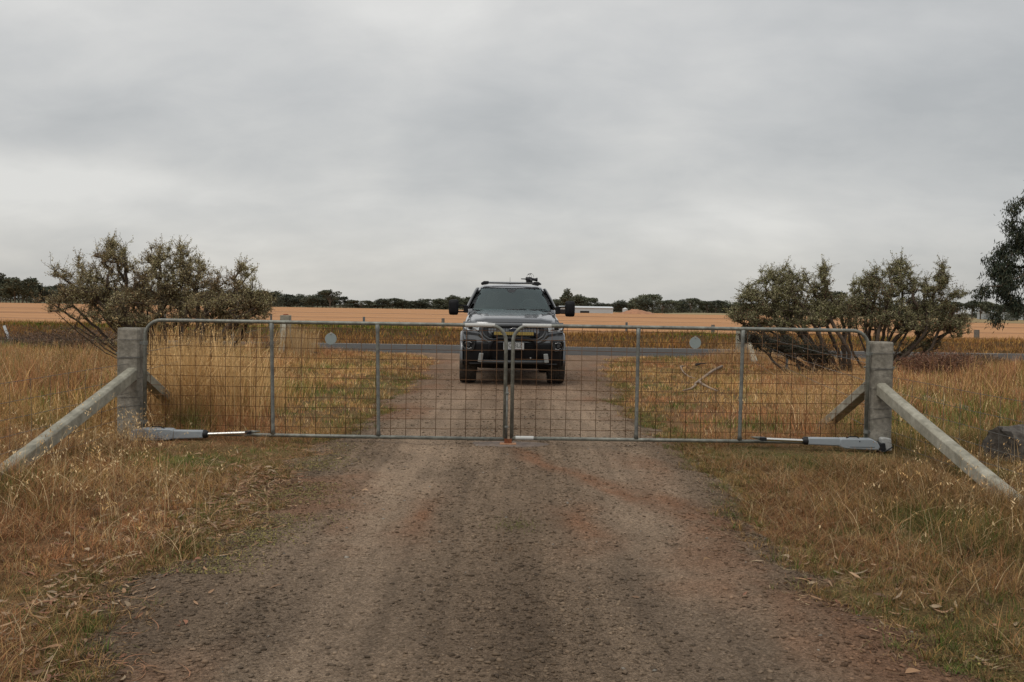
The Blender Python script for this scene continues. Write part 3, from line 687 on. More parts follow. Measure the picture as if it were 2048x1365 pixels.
m.box((0, -.045, .055), (.062, .006, .046)); m.build('socket', M['rust'], root, bevel=.002)

# ------------------------------------------------------------------ gate posts with two raking braces each
def gate_post(side):
    if side < 0: x0, x1 = at(240, 760, 10.45)[0], at(285, 760, 10.45)[0]; zt = at(262, 656, 10.45)[2]
    else: x0, x1 = at(1737, 780, 10.45)[0], at(1780, 780, 10.45)[0]; zt = at(1760, 684, 10.45)[2]
    xc = (x0 + x1) / 2; w = x1 - x0; Yc = 10.47
    root = thing('gate_post', 'square concrete gate post on the left with two raking concrete braces' if side < 0 else 'square concrete gate post on the right with two raking concrete braces', 'post', (xc, Yc, 0), 0, 'concrete gate posts')
    m = MB(); ch = .022; hw = w / 2
    def ring(s_, z): a = hw * s_; b = ch * s_; return [(a - b, -a, z), (a, -a + b, z), (a, a - b, z), (a - b, a, z), (-a + b, a, z), (-a, a - b, z), (-a, -a + b, z), (-a + b, -a, z)]
    lv = [(-.3, 1.0), (.2, 1.0), (.5, .997), (.8, 1.0), (zt - .02, .985), (zt, .93)]
    V = []
    for z, s_ in lv: V += ring(s_, z)
    Fc = [(i * 8 + k, i * 8 + (k + 1) % 8, (i + 1) * 8 + (k + 1) % 8, (i + 1) * 8 + k) for i in range(len(lv) - 1) for k in range(8)] + [tuple(range((len(lv) - 1) * 8, len(lv) * 8))]
    m.add(V, Fc); m.build('shaft', M['conc'], root, bevel=.004)
    xb = -.02 * side * 0
    for dirn, zt_, dl in ((-1, .77 if side < 0 else .73, 3.55 if side < 0 else 3.40), (1, .74, 1.95)):
        m = MB(); bw, bh = .112, .125
        # brace runs along Y from the post face to the ground
        bx_ = (-.035 if side < 0 else .075) * (1 if dirn < 0 else -.6)
        if dirn < 0: bx_ = (.045 if side < 0 else -.01)
        else: bx_ = .06 * (-side)
        ya = dirn * (hw + .002); yb = dirn * (hw + dl); ang = math.atan2(zt_ + .06, dl)
        def sec(y, zc_): 
            c_ = .022
            return [(bx_ - bw / 2, y, zc_ - bh / 2), (bx_ + bw / 2, y, zc_ - bh / 2), (bx_ + bw / 2, y, zc_ + bh / 2 - c_), (bx_ + bw / 2 - c_, y, zc_ + bh / 2), (bx_ - bw / 2 + c_, y, zc_ + bh / 2), (bx_ - bw / 2, y, zc_ + bh / 2 - c_)]
        V = []
        for t in (0, .25, .5, .75, 1): V += sec(ya + (yb - ya) * t, zt_ - .07 + (-.10 - zt_ + .07) * t - .012 * math.sin(math.pi * t))
        Fc = [(i * 6 + k, i * 6 + (k + 1) % 6, (i + 1) * 6 + (k + 1) % 6, (i + 1) * 6 + k) for i in range(4) for k in range(6)] + [tuple(range(6)), tuple(range(24, 30))]
        m.add(V, Fc); m.build('brace', M['brace'], root, bevel=.006)
    # wires bound round the post
    for z, dz in ((zt - .12, .0), (.87, .0), (.855, .01), (.66, -.01), (.45, .0), (.34, .03)):
        m = MB(); e = hw + .004; loop = [(-e, -e, z), (0, -e, z + dz * .5), (e, -e, z + dz), (e, e, z), (-e, e, z - dz), (-e, -e, z)]
        m.tube(loop, .0022, 5); m.build('tie_wire', M['wire'], root)
    m = MB(); m.tube([(-side * (hw + .05), -.0, zt - .27), (side * (hw + .05), 0, zt - .27)], .009, 8); m.build('through_bolt', M['galvbar'], root, smooth=True)
    return xc, Yc, hw, zt
pl = gate_post(-1); pr = gate_post(1)

# ------------------------------------------------------------------ gate openers
def opener(side):
    OY = GY - .16
    if side < 0:
        label = 'grey linear gate opener low on the left gate leaf beside dry seed heads'; P0 = (258, 880)
        hz = [(262, 866), (270, 859), (284, 856), (343, 857), (350, 860), (350, 877), (338, 880), (264, 882)]
        br = [(346, 860), (408, 861), (408, 876), (346, 878)]; cap = (407, 416, 868.5); rod = ((414, 869), (492, 867.5)); cl_ = (488, 499, 867); tip = ((498, 866.5), (516, 865.5)); hand = [(303, 857), (306, 853), (322, 853), (332, 857)]
        bk = [(258, 884), (262, 872), (272, 872), (272, 888)]
    else:
        label = 'grey linear gate opener low on the right gate leaf beside a small box'; P0 = (1757, 892)
        hz = [(1757, 893), (1752, 884), (1740, 877), (1682, 876), (1676, 878), (1676, 893), (1688, 897), (1754, 900)]
        br = [(1680, 876), (1614, 875), (1614, 889), (1680, 892)]; cap = (1615, 1605, 882); rod = ((1607, 882), (1532, 880)); cl_ = (1535, 1523, 880); tip = ((1524, 879), (1507, 877)); hand = [(1716, 877), (1712, 873), (1698, 873), (1690, 876)]
        bk = [(1756, 900), (1752, 888), (1768, 886), (1770, 902)]
    w0 = at(*P0, OY); root = thing('gate_opener', label, 'gate opener', (w0[0], OY, 0), 0, 'linear gate openers')
    def q(p): a = at(p[0], p[1], OY); return (a[0] - w0[0], a[2])
    m = MB(); m.prism([q(p) for p in hz], -.055, .055); h = m.build('housing', M['greyplast'], root, bevel=.012, smooth=True, angle=50)
    m = MB(); a_, b_ = q((hz[7][0], hz[7][1] - 5)), q((hz[6][0], hz[6][1] - 4)); m.box(((a_[0] + b_[0]) / 2, -.0555, (a_[1] + b_[1]) / 2 + .004), (abs(a_[0] - b_[0]) * .75, .003, .004)); m.build('seam', M['blackplast'], h)
    m = MB(); m.prism([q(p) for p in br], -.042, .042); m.build('barrel', M['greyplast'], root, bevel=.012, smooth=True, angle=50)
    c0, c1 = q((cap[0], cap[2])), q((cap[1], cap[2])); m = MB(); m.tube([(c0[0], 0, c0[1]), (c0[0] * .4 + c1[0] * .6, 0, c0[1]), (c1[0], 0, c1[1])], [.043, .043, .03], 16); m.build('end_cap', M['blackplast'], root, smooth=True, angle=40)
    a_, b_ = q(rod[0]), q(rod[1]); m = MB(); m.tube([(a_[0], 0, a_[1]), (b_[0], .05, b_[1])], .017, 14); m.build('rod', M['chrome'], root, smooth=True, angle=40)
    a_, b_ = q((cl_[0], cl_[2])), q((cl_[1], cl_[2])); m = MB(); m.box(((a_[0] + b_[0]) / 2, .07, a_[1]), (abs(a_[0] - b_[0]), .09, .034)); m.build('clamp', M['blackplast'], root, bevel=.004)
    a_, b_ = q(tip[0]), q(tip[1]); m = MB(); m.tube([(a_[0], .08, a_[1]), (b_[0], .11, b_[1])], [.02, .003], 10); m.build('bracket_tip', M['galv'], root, smooth=True)
    m = MB(); pts = [q(p) for p in hand]; m.tube([(pts[0][0], -.058, pts[0][1] - .03)] + [(p_[0], -.03, p_[1]) for p_ in pts], [.006] * 5, 8); m.build('cable', M['blackplast'], root, smooth=True)
    m = MB(); m.prism([q(p) for p in bk], -.04, .16); m.build('mount', M['blackplast'], root, bevel=.005)
    if side > 0:
        m = MB(); m.prism([q(p) for p in ((1763, 878), (1768, 876), (1783, 878), (1785, 902), (1764, 904))], .0, .09); m.build('gear_box', mat('pale_grey_plastic', (.36, .36, .34), .6, var=.2, vscale=20), root, bevel=.01)
        m = MB(); pts = [q(p) for p in ((1752, 899), (1764, 903), (1774, 898), (1782, 893))]; m.tube([(a[0], -.05, a[1]) for a in pts], .007, 8); m.build('lead', M['blackplast'], root, smooth=True)
    else:
        m = MB(); pts = [q(p) for p in ((262, 884), (270, 888), (282, 889), (290, 885))]; m.tube([(a[0], -.05, a[1]) for a in pts], .007, 8); m.build('lead', M['blackplast'], root, smooth=True)
opener(-1); opener(1)

# ------------------------------------------------------------------ fences
def net_fence(name, label, A_, B_, heights, vert, group, rad=.0021, sag=.01, barb=False):
    A_ = Vector(A_); B_ = Vector(B_); root = thing(name, label, 'fence', (A_.x, A_.y, 0), 0, group)
    D = B_ - A_; n = max(2, int(D.length / .9)); m = MB(); r2 = random.Random(int(A_.x * 10) + 7)
    for z in heights:
        pts = []
        for i in range(n + 1):
            t = i / n; p_ = D * t; pts.append((p_.x, p_.y, z - sag * 4 * t * (1 - t) + r2.uniform(-.006, .006)))
        m.tube(pts, rad, 5)
    m.build('line_wires', M['wire'], root)
    if vert:
        m = MB(); k = int(D.length / vert)
        for i in range(1, k):
            p_ = D * (i / k); m.tube([(p_.x, p_.y, heights[0]), (p_.x + r2.uniform(-.01, .01), p_.y, (heights[0] + heights[-1]) / 2), (p_.x, p_.y, heights[-1])], rad * .85, 4)
        m.build('stay_wires', M['wire'], root)
hs_ = [.12, .24, .37, .50, .64, .80]
net_fence('wire_fence', 'rusty netting fence running from the left gate post towards the viewer', (pl[0] + .02, pl[1] - .13, 0), (pl[0] - .15, 1.5, 0), hs_, .33, 'netting fences before the gate')
net_fence('wire_fence', 'rusty netting fence running from the right gate post towards the viewer', (pr[0] + .02, pr[1] - .13, 0), (pr[0] + .15, 1.5, 0), hs_, .33, 'netting fences before the gate')
def picket(px, pt, pb, label, w=.035, mt='picket', cat='fence post', group=None, Y=None, lean=0.0):
    g_ = gnd(px, pb) if Y is None else np.array([at(px, 650, Y)[0], Y, 0.]); zt = at(px, pt, g_[1])[2]; zg = float(gz(np.array([g_[0]]), np.array([g_[1]]))[0])
    if mt == 'picket':
        m = MB()
        for a in (math.radians(90), math.radians(210), math.radians(330)): m.prism([(0, -.003), (w * .62, -.003), (w * .62, .003), (0, .003)], 0, zt - zg + .3, 'z'); 
        # star section
        m = MB()
        for k in range(3):
            a = math.radians(90 + 120 * k); R_ = Matrix.Rotation(a, 3, 'Z'); m.box(R_ @ Vector((w * .33, 0, 0)) + Vector((0, 0, (zt - zg - .3) / 2)), (w * .66, .006, zt - zg + .3), R_)
        o = m.build('steel_picket', M[mt])
    else:
        m = MB(); m.tube([(0, 0, -.3), (0, 0, .3), (lean * .6, 0, (zt - zg) * .6), (lean, 0, zt - zg)], [w / 2, w / 2, w / 2 * .97, w / 2 * .93], 10)
        o = m.build('timber_post', M[mt], smooth=True, angle=50)
    o.location = (g_[0], g_[1], zg); tag(o, label, cat, group); return g_, zt
cL = (-6.6, 29.0); cR = (6.75, 29.3)
pk = []
picket(465, 660, 745, 'grey steel fence picket in the blond grass behind the left gate leaf', .05)
picket(1573, 670, 742, 'grey steel fence picket in front of the dark branches of the right shrubs', .05)
picket(1500, 668, 720, 'grey steel fence picket between the right corner post and the right shrubs', .06)
for side, c_, lab in ((-1, cL, 'left'), (1, cR, 'right')):
    root = thing('corner_post', 'concrete corner post with leaning stay near the road, on the ' + lab + ' of the drive', 'post', (c_[0], c_[1], 0), 0, 'corner posts near the road')
    zt = at(581 if side < 0 else 1463, 631 if side < 0 else 658, c_[1])[2]
    m = MB(); m.prism([(-.12, -.14), (.12, -.14), (.14, -.12), (.14, .12), (.12, .14), (-.12, .14), (-.14, .12), (-.14, -.12)], -.2, zt, 'z'); m.build('shaft', M['brace'], root, bevel=.012)
    m = MB(); m.tube([(0, 0, zt), (0, 0, zt + .035)], [.09, .06], 12); m.build('cap', M['rust'], root)
    m = MB()
    if side > 0: m.add(*(lambda V: (V, [(0, 1, 2, 3), (7, 6, 5, 4), (0, 4, 5, 1), (1, 5, 6, 2), (2, 6, 7, 3), (3, 7, 4, 0)]))([(.02, -.16, zt - .22), (.15, -.16, zt - .22), (.15, -.16, zt - .05), (.02, -.16, zt - .05), (-.20, -2.2, -.1), (-.04, -2.2, -.1), (-.04, -2.2, .06), (-.20, -2.2, .06)]))
    else: m.add(*(lambda V: (V, [(0, 1, 2, 3), (7, 6, 5, 4), (0, 4, 5, 1), (1, 5, 6, 2), (2, 6, 7, 3), (3, 7, 4, 0)]))([(-.06, -.16, zt - .35), (.06, -.16, zt - .35), (.06, -.16, zt - .2), (-.06, -.16, zt - .2), (.30, -2.2, -.1), (.46, -2.2, -.1), (.46, -2.2, .06), (.30, -2.2, .06)]))
    m.build('stay', M['brace'], root, bevel=.01)
net_fence('wire_fence', 'sagging wire fence from the left gate post back to the road corner', (pl[0], pl[1] + .13, 0), (cL[0], cL[1], 0), [.2, .45, .7, .9], 0, 'wire fences behind the gate', rad=.003, sag=.05)
net_fence('wire_fence', 'sagging wire fence from the right gate post back to the road corner', (pr[0], pr[1] + .13, 0), (cR[0], cR[1], 0), [.2, .45, .7, .9], 0, 'wire fences behind the gate', rad=.003, sag=.05)
# far fence beyond the road
FYF = 44.6
for (px, pt, mt, w, lab) in ((542, 628, 'wood', .10, 'thin dark post of the far fence just right of the left shrub'), (728, 634, 'picket', .09, 'thin steel post of the far fence above the green bank'), (886, 637, 'wood', .15, 'grey timber post of the far fence beside the left mirror of the truck'),
                             (1253, 645, 'picket', .09, 'thin steel post of the far fence near the first upright of the right gate leaf'), (1426, 650, 'wood', .17, 'grey timber post of the far fence left of the right shrubs'), (1954, 660, 'wood', .24, 'thick pale timber post of the far fence right of the right shrubs'),
                             (330, 622, 'wood', .12, 'timber post of the far fence behind the left shrub'), (1640, 652, 'picket', .09, 'thin steel post of the far fence behind the right shrubs')):
    picket(px, pt, 0, lab, w, mt, 'fence post', 'posts of the far field fence', Y=FYF)
o = None
net_fence('wire_fence', 'thin plain wire fence along the far side of the road before the stubble field', (-45, FYF - .05, 0), (45, FYF - .05, 0), [.35, .6, .85, 1.05], 0, 'field fence', rad=.005, sag=.0)
# white guide post leaning at left
g_ = gnd(21, 686); m = MB(); a_ = at(8, 652, g_[1]); m.tube([(0, 0, -.2), (0, 0, 0), (a_[0] - g_[0], 0, a_[2])], [.05, .05, .045], 8)
o = m.build('guide_post', M['white'], smooth=True, angle=50); o.location = g_; tag(o, 'white roadside guide post leaning over at the far left', 'guide post')

# ------------------------------------------------------------------ shrubs and trees
def grow(base, tips, nb=None, seed=1, gnarl=.05, r0=.007, pw=2.3, forks=(), limbs=(), bias=.25, rmax=1.0):
    """connect every tip to the nearest node so far, curved, gnarled; pipe-model radii"""
    r_ = np.random.default_rng(seed); base = np.array(base, float)
    nodes = [base]; parent = [-1]
    for d_ in forks:
        nodes.append(np.array(d_, float)); parent.append(0)
    tips = sorted(tips, key=lambda p: np.linalg.norm(p - base))
    leafn = []
    for lb in limbs:
        lb = np.array(lb); v0 = base + np.array([(lb[0] - base[0]) * .22 + r_.normal(0, .08), (lb[1] - base[1]) * .22 + r_.normal(0, .08), 0.0])
        v = lb - v0; ln = np.linalg.norm(v); k = max(3, int(ln / .12)); off = r_.normal(0, .10 * ln, 3); off[2] *= .4; prev = 0
        w1 = r_.normal(0, 1, 3) * .05 * ln; ph = r_.random() * 6
        for i in range(0, k + 1):
            t = i / k; q = v0 + v * t + off * math.sin(math.pi * t) + w1 * math.sin(5 * t + ph) * t * (1 - t) * 2 + r_.normal(0, .012, 3) * (i > 0)
            q[2] = max(q[2], base[2] + .0 + (.04 if i else 0)); nodes.append(q); parent.append(prev); prev = len(nodes) - 1
    for tpt in tips:
        A_ = np.array(nodes); d_ = np.linalg.norm(A_ - tpt, axis=1); db = np.linalg.norm(A_ - base, axis=1); dt = np.linalg.norm(tpt - base)
        cost = d_ + bias * db + 10 * (db > dt * 1.02)
        j = int(np.argmin(cost)); p0 = A_[j]; v = tpt - p0; ln = np.linalg.norm(v)
        k = max(1, int(ln / .13)); off = r_.normal(0, gnarl * ln, 3); prev = j
        for i in range(1, k + 1):
            t = i / k; q = p0 + v * t + off * math.sin(math.pi * t) + (r_.normal(0, gnarl * .35, 3) if i < k else 0)
            q[2] += .10 * ln * math.sin(math.pi * t) * -.5
            nodes.append(q); parent.append(prev); prev = len(nodes) - 1
        leafn.append(prev)
    n = len(nodes); w = np.zeros(n); 
    for l in leafn: w[l] += 1
    for i in range(n - 1, 0, -1):
        if parent[i] >= 0: w[parent[i]] += w[i] 
    w = np.maximum(w, 1); rad = np.minimum(r0 * w ** (1 / pw), rmax)
    return np.array(nodes), np.array(parent), rad, leafn
def branch_mesh(mb, nodes, parent, rad, origin, nseg=6):
    ch = {}
    for i, p_ in enumerate(parent):
        if p_ >= 0: ch.setdefault(p_, []).append(i)
    done = set(); starts = [(0, c) for c in ch.get(0, [])]
    while starts:
        a, b = starts.pop(); pts = [nodes[a] - origin, nodes[b] - origin]; rr = [min(rad[a], rad[b] * 1.25), rad[b]]; cur = b
        while cur in ch:
            cs = sorted(ch[cur], key=lambda c: -rad[c]); nx_ = cs[0]
            for c in cs[1:]: starts.append((cur, c))
            pts.append(nodes[nx_] - origin); rr.append(rad[nx_]); cur = nx_
        mb.tube(pts, rr, nseg if rr[0] > .01 else 4)
def leaves(centers, size, colr, aspect=.45, droop=0.0, st_=None, out_=None):
    n = len(centers); 
    if droop: d_ = rng.normal(0, .45, (n, 3)); d_[:, 2] -= droop
    else: d_ = rng.normal(0, 1, (n, 3))
    d_ /= np.linalg.norm(d_, axis=1)[:, None]; e = rng.normal(0, 1, (n, 3)); s_ = np.cross(d_, e); s_ /= np.linalg.norm(s_, axis=1)[:, None]
    nn_ = np.cross(d_, s_); sz = size * (.55 + .9 * rng.random(n))
    a = centers; m_ = centers + d_ * (sz * .5)[:, None] + nn_ * (sz * .10)[:, None]; b = centers + d_ * sz[:, None]
    w = (sz * aspect * .5)[:, None]
    P = np.stack([a, m_ - s_ * w, b, m_ + s_ * w], 1).reshape(-1, 3); b4 = (np.arange(n) * 4)[:, None]
    return P, b4 + np.array([[0, 1, 2, 3]]), np.zeros((0, 3), int), np.repeat(colr, 4, 0)
def blob_pts(blobs, Y, n, zdepth, r_):
    wts = np.array([b[2] * b[3] * (b[4] if len(b) > 4 else 1) for b in blobs]); wts = wts / wts.sum(); idx = r_.choice(len(blobs), n, p=wts); P = []
    for i in idx:
        b = blobs[i]; v = r_.normal(0, 1, 3); v /= np.linalg.norm(v); v *= r_.random() ** .40
        sc_ = Y / F_PX; yy = Y + v[1] * max(b[2], b[3]) * sc_ * zdepth + (b[5] if len(b) > 5 else 0)
        P.append(at(b[0] + v[0] * b[2], b[1] + v[2] * -b[3], yy))
    return P
def shrub(name, label, basepx, Y, blobs, ntip, palette, seed, ltotal, lsize, zd=1.1, forks=(), low=(), gnarl=.09, r0=.0065):
    r_ = np.random.default_rng(seed); b = np.array([at(basepx[0], 700, Y)[0], Y, 0.]); b[2] = gz(np.array([b[0]]), np.array([b[1]]))[0] - .03
    root = thing(name, label, 'shrub', tuple(b)); tips = blob_pts(blobs, Y, ntip, zd, r_); tips = [t for t in tips if t[2] > .15]
    bare = blob_pts(low, Y, 26, zd, r_) if low else []
    lm = []
    for bl_ in blobs:
        for q in range(1 if bl_[2] * bl_[3] < 900 else (2 if bl_[2] * bl_[3] < 2200 else 3)):
            e = blob_pts([(bl_[0], bl_[1] + bl_[3] * .35, bl_[2] * .6, bl_[3] * .45)], Y, 1, zd * .8, r_)[0]; e[2] = max(e[2], .3); lm.append(e)
    for q in bare[:8]: lm.append(np.array([q[0], q[1], max(q[2], .25)]))
    nodes, par, rad, lf = grow(b, tips + [q for q in bare if q[2] > .1], seed=seed, gnarl=gnarl, r0=r0, limbs=lm, bias=.04, rmax=.042, pw=2.1)
    mb = MB(); branch_mesh(mb, nodes, par, rad, b); mb.build('trunk', M['bark'], root, smooth=True, recalc=False)
    # leafy twigs
    thin = np.where((rad < .017) & (nodes[:, 2] > .45))[0]; C = []; U_ = []
    T = np.array(tips); per = int(ltotal / len(T))
    st_ = Stuff(); mb = MB()
    tw = []
    for t in T:
        for q in range(7):
            v = r_.normal(0, 1, 3); v[2] = abs(v[2]) * 1.3; v /= np.linalg.norm(v); ln = .06 + .24 * r_.random() ** 1.5; e = t + v * ln + r_.normal(0, .015, 3); tw.append((t, e))
            mb.tube([t - b, (t + e) / 2 + r_.normal(0, .012, 3) - b, e - b], [.004, .003, .0018], 3, cap=False)
    ztop = np.percentile(T[:, 2], 55)
    for t in T[T[:, 2] > ztop][::4]:
        v = r_.normal(0, .45, 3); v[2] = 1; v /= np.linalg.norm(v); ln = .2 + .22 * r_.random(); e = t + v * ln
        for q in range(3): tw.append((t, e))
        mb.tube([t - b, (t + e) / 2 + r_.normal(0, .02, 3) - b, e - b], [.006, .004, .002], 3, cap=False)
    mb.build('twigs', M['bark'], root, recalc=False)
    A_ = np.array([a for a, _ in tw]); B_ = np.array([e for _, e in tw]); n = ltotal; i = r_.integers(0, len(tw), n); t = r_.random(n)[:, None]
    c = A_[i] * (1 - t) + B_[i] * t + r_.normal(0, .016, (n, 3))
    k2 = int(n * .18); j = r_.choice(thin, k2) if len(thin) else np.zeros(k2, int); c[:k2] = nodes[j] + r_.normal(0, .03, (k2, 3))
    pal = np.array(palette); tone = fbm(c[:, 0] * 2.5 + seed, c[:, 2] * 2.5, 3, 12.)
    ci = np.clip((tone * 1.3 - .15 + r_.normal(0, .22, n)) * len(pal), 0, len(pal) - 1).astype(int)
    cc_ = pal[ci] * (.65 + .7 * r_.random(n))[:, None]
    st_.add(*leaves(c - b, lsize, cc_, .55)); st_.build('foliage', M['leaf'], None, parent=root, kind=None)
PAL_L = [(.20, .125, .06), (.29, .20, .095), (.28, .24, .115), (.38, .32, .17), (.48, .41, .25), (.31, .28, .12)]
PAL_R = [(.19, .115, .06), (.15, .155, .07), (.20, .19, .09), (.29, .26, .145), (.38, .34, .20), (.22, .22, .085)]
shrub('saltbush', 'large gnarled grey brown shrub behind the left gate post', (350,), 18.5,
      [(180, 575, 60, 38), (222, 530, 40, 38), (222, 493, 9, 18, 2), (300, 560, 58, 48), (318, 515, 26, 28), (362, 520, 14, 28, 1.5), (372, 560, 48, 45), (430, 585, 60, 38), (488, 560, 24, 34), (500, 605, 42, 30), (250, 600, 90, 30), (390, 612, 90, 26), (125, 550, 18, 14), (112, 612, 35, 14, .6), (160, 530, 16, 18), (250, 510, 8, 22), (398, 535, 12, 16), (470, 610, 60, 22), (480, 635, 60, 16, .9), (522, 615, 26, 22, 1.2), (535, 600, 14, 16), (90, 602, 18, 10), (420, 640, 60, 16), (260, 640, 70, 16), (200, 630, 60, 18, .7), (330, 640, 60, 20, .7), (140, 590, 30, 20)],
      900, PAL_L, 4, 108000, .025, 1.15, forks=((-.5, 0), (.3, .3), (.1, -.4), (.7, .1), (-.9, .2), (1.1, -.1)), low=[(120, 660, 50, 12), (220, 680, 60, 20), (430, 670, 90, 20), (500, 690, 40, 10)])
shrub('saltbush', 'grey green shrub on the right leaning over the right gate leaf', (1700,), 22.5,
      [(1545, 602, 58, 40), (1585, 590, 52, 48), (1525, 560, 18, 22), (1560, 556, 28, 18), (1480, 632, 26, 22), (1648, 560, 9, 36, 2.2), (1640, 590, 20, 20), (1620, 632, 62, 24), (1545, 638, 70, 24), (1655, 620, 30, 25), (1500, 600, 25, 30), (1580, 655, 60, 12), (1500, 650, 30, 12), (1690, 622, 26, 26), (1700, 650, 26, 14), (1465, 640, 14, 14)],
      560, PAL_R, 9, 68000, .030, 1.1, forks=((-.6, .1), (-1.0, -.2), (.1, .3)), low=[(1540, 680, 70, 14), (1600, 700, 60, 14), (1560, 720, 50, 8)])
shrub('saltbush', 'dense grey green shrub rising directly behind the right gate post', (1745,), 23.2,
      [(1782, 572, 55, 40), (1798, 540, 26, 22), (1735, 590, 26, 36), (1742, 560, 20, 18), (1850, 590, 42, 42), (1884, 556, 13, 26, 1.6), (1800, 632, 78, 36), (1875, 630, 42, 32), (1918, 590, 22, 12), (1905, 655, 26, 22), (1715, 610, 22, 28), (1840, 655, 60, 20), (1860, 690, 22, 18), (1925, 650, 18, 22), (1760, 650, 40, 18), (1710, 580, 14, 16)],
      600, PAL_R, 14, 74000, .030, 1.0, forks=((-.3, .2), (.4, .1), (.9, -.2), (.1, -.4)), low=[(1800, 690, 60, 18), (1870, 700, 20, 20)])
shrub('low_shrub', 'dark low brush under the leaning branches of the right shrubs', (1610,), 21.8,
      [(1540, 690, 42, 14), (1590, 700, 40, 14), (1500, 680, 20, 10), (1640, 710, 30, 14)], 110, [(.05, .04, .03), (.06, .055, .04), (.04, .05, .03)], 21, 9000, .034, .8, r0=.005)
# dry brown scrub near the road, left and right
def scrub(name, label, px, Y, w, h, n, pal, seed):
    r_ = np.random.default_rng(seed); b = np.array([at(px, 650, Y)[0], Y, 0.]); b[2] = gz(np.array([b[0]]), np.array([b[1]]))[0]
    root = thing(name, label, 'shrub', tuple(b)); mb = MB()
    st_ = Stuff()
    for i in range(46):
        a = r_.random() * 6.28; e = np.array([math.cos(a) * w * r_.random() ** .6 * .5, math.sin(a) * w * .4 * r_.random(), h * (.35 + .65 * r_.random())])
        mb.tube([e * 0, e * .5 + r_.normal(0, .05, 3) * w, e], [.012, .008, .003], 4, cap=False)
    mb.build('stems', M['bark'], root, recalc=False)
    v = r_.normal(0, 1, (n, 3)); v /= np.linalg.norm(v, axis=1)[:, None]; v *= (r_.random(n) ** .45)[:, None]; c = v * np.array([w * .5, w * .35, h * .5]) + np.array([0, 0, h * .5])
    c[:, 2] += .25 * h * (fbm(c[:, 0] * 4 + seed, c[:, 1] * 4, 2, 3.) - .5); c[:, 2] = np.abs(c[:, 2])
    cc_ = np.array(pal)[r_.integers(0, len(pal), n)] * (.6 + .8 * r_.random(n))[:, None]
    st_.add(*leaves(c, .055, cc_, .3)); st_.build('foliage', M['leaf'], None, parent=root, kind=None)
BR = [(.17, .10, .065), (.13, .085, .055), (.22, .14, .085), (.10, .07, .05)]
scrub('dry_bush', 'brown dry bush by the road at the far left behind the guide post', 60, 28.0, 2.6, .5, 5000, BR, 1)
scrub('dry_bush', 'brown dry bush under the lowest left branch of the left shrub', 160, 25.0, 2.8, .72, 6500, BR, 2)
scrub('dry_bush', 'brown dry bush at the foot of the left corner post', 560, 30.0 - 1.6, 1.3, .38, 2200, BR, 3)
scrub('dry_bush', 'rusty brown dry bush right of the right gate post', 1880, 21, 1.9, .58, 5200, [(.20, .10, .06), (.16, .08, .05), (.24, .13, .08)], 4)
scrub('dry_bush', 'pale brown dry bush left of the bare road verge at the right', 1950, 24, 1.6, .42, 3200, BR, 5)

# eucalyptus at the right edge
def gum():
    Y = 27.0; b = np.array([at(2235, 700, Y)[0], Y, 0.]); r_ = np.random.default_rng(8)
    root = thing('eucalyptus_tree', 'tall dark eucalyptus with drooping leaves at the right edge', 'tree', tuple(b))
    blobs = [(2020, 425, 34, 24), (2045, 470, 50, 40), (2015, 520, 38, 34), (2000, 560, 46, 28), (2045, 575, 60, 42), (1965, 578, 20, 14), (2110, 480, 80, 80), (2200, 430, 110, 110), (2180, 560, 110, 60), (2320, 520, 110, 110), (2250, 340, 90, 70), (1993, 628, 12, 14, 2), (2035, 596, 28, 14), (2090, 400, 50, 50)]
    tips = blob_pts(blobs, Y, 430, 1.0, r_); nodes, par, rad, lf = grow(b, tips, seed=3, gnarl=.06, r0=.010, pw=2.2, forks=[b + np.array([-.05, 0, 1.5])])
    mb = MB(); branch_mesh(mb, nodes, par, rad, b, 8); mb.build('trunk', M['bark'], root, smooth=True, recalc=False)
    T = np.array(tips); n = 36000; wts = np.where(T[:, 0] < at(2110, 500, Y)[0], 1.9, .8); wts /= wts.sum()
    i = r_.choice(len(T), n, p=wts); c = T[i] + r_.normal(0, .10, (n, 3)); c[:, 2] -= .12 * r_.random(n)
    pal = np.array([(.030, .045, .026), (.045, .058, .034), (.065, .075, .045), (.04, .05, .035), (.085, .08, .045)]); cc_ = pal[r_.integers(0, 5, n)] * (.7 + .6 * r_.random(n))[:, None]
    st_ = Stuff(); st_.add(*leaves(c - b, .11, cc_, .22, droop=.8)); st_.build('crown', M['leaf'], None, parent=root, kind=None)
gum()

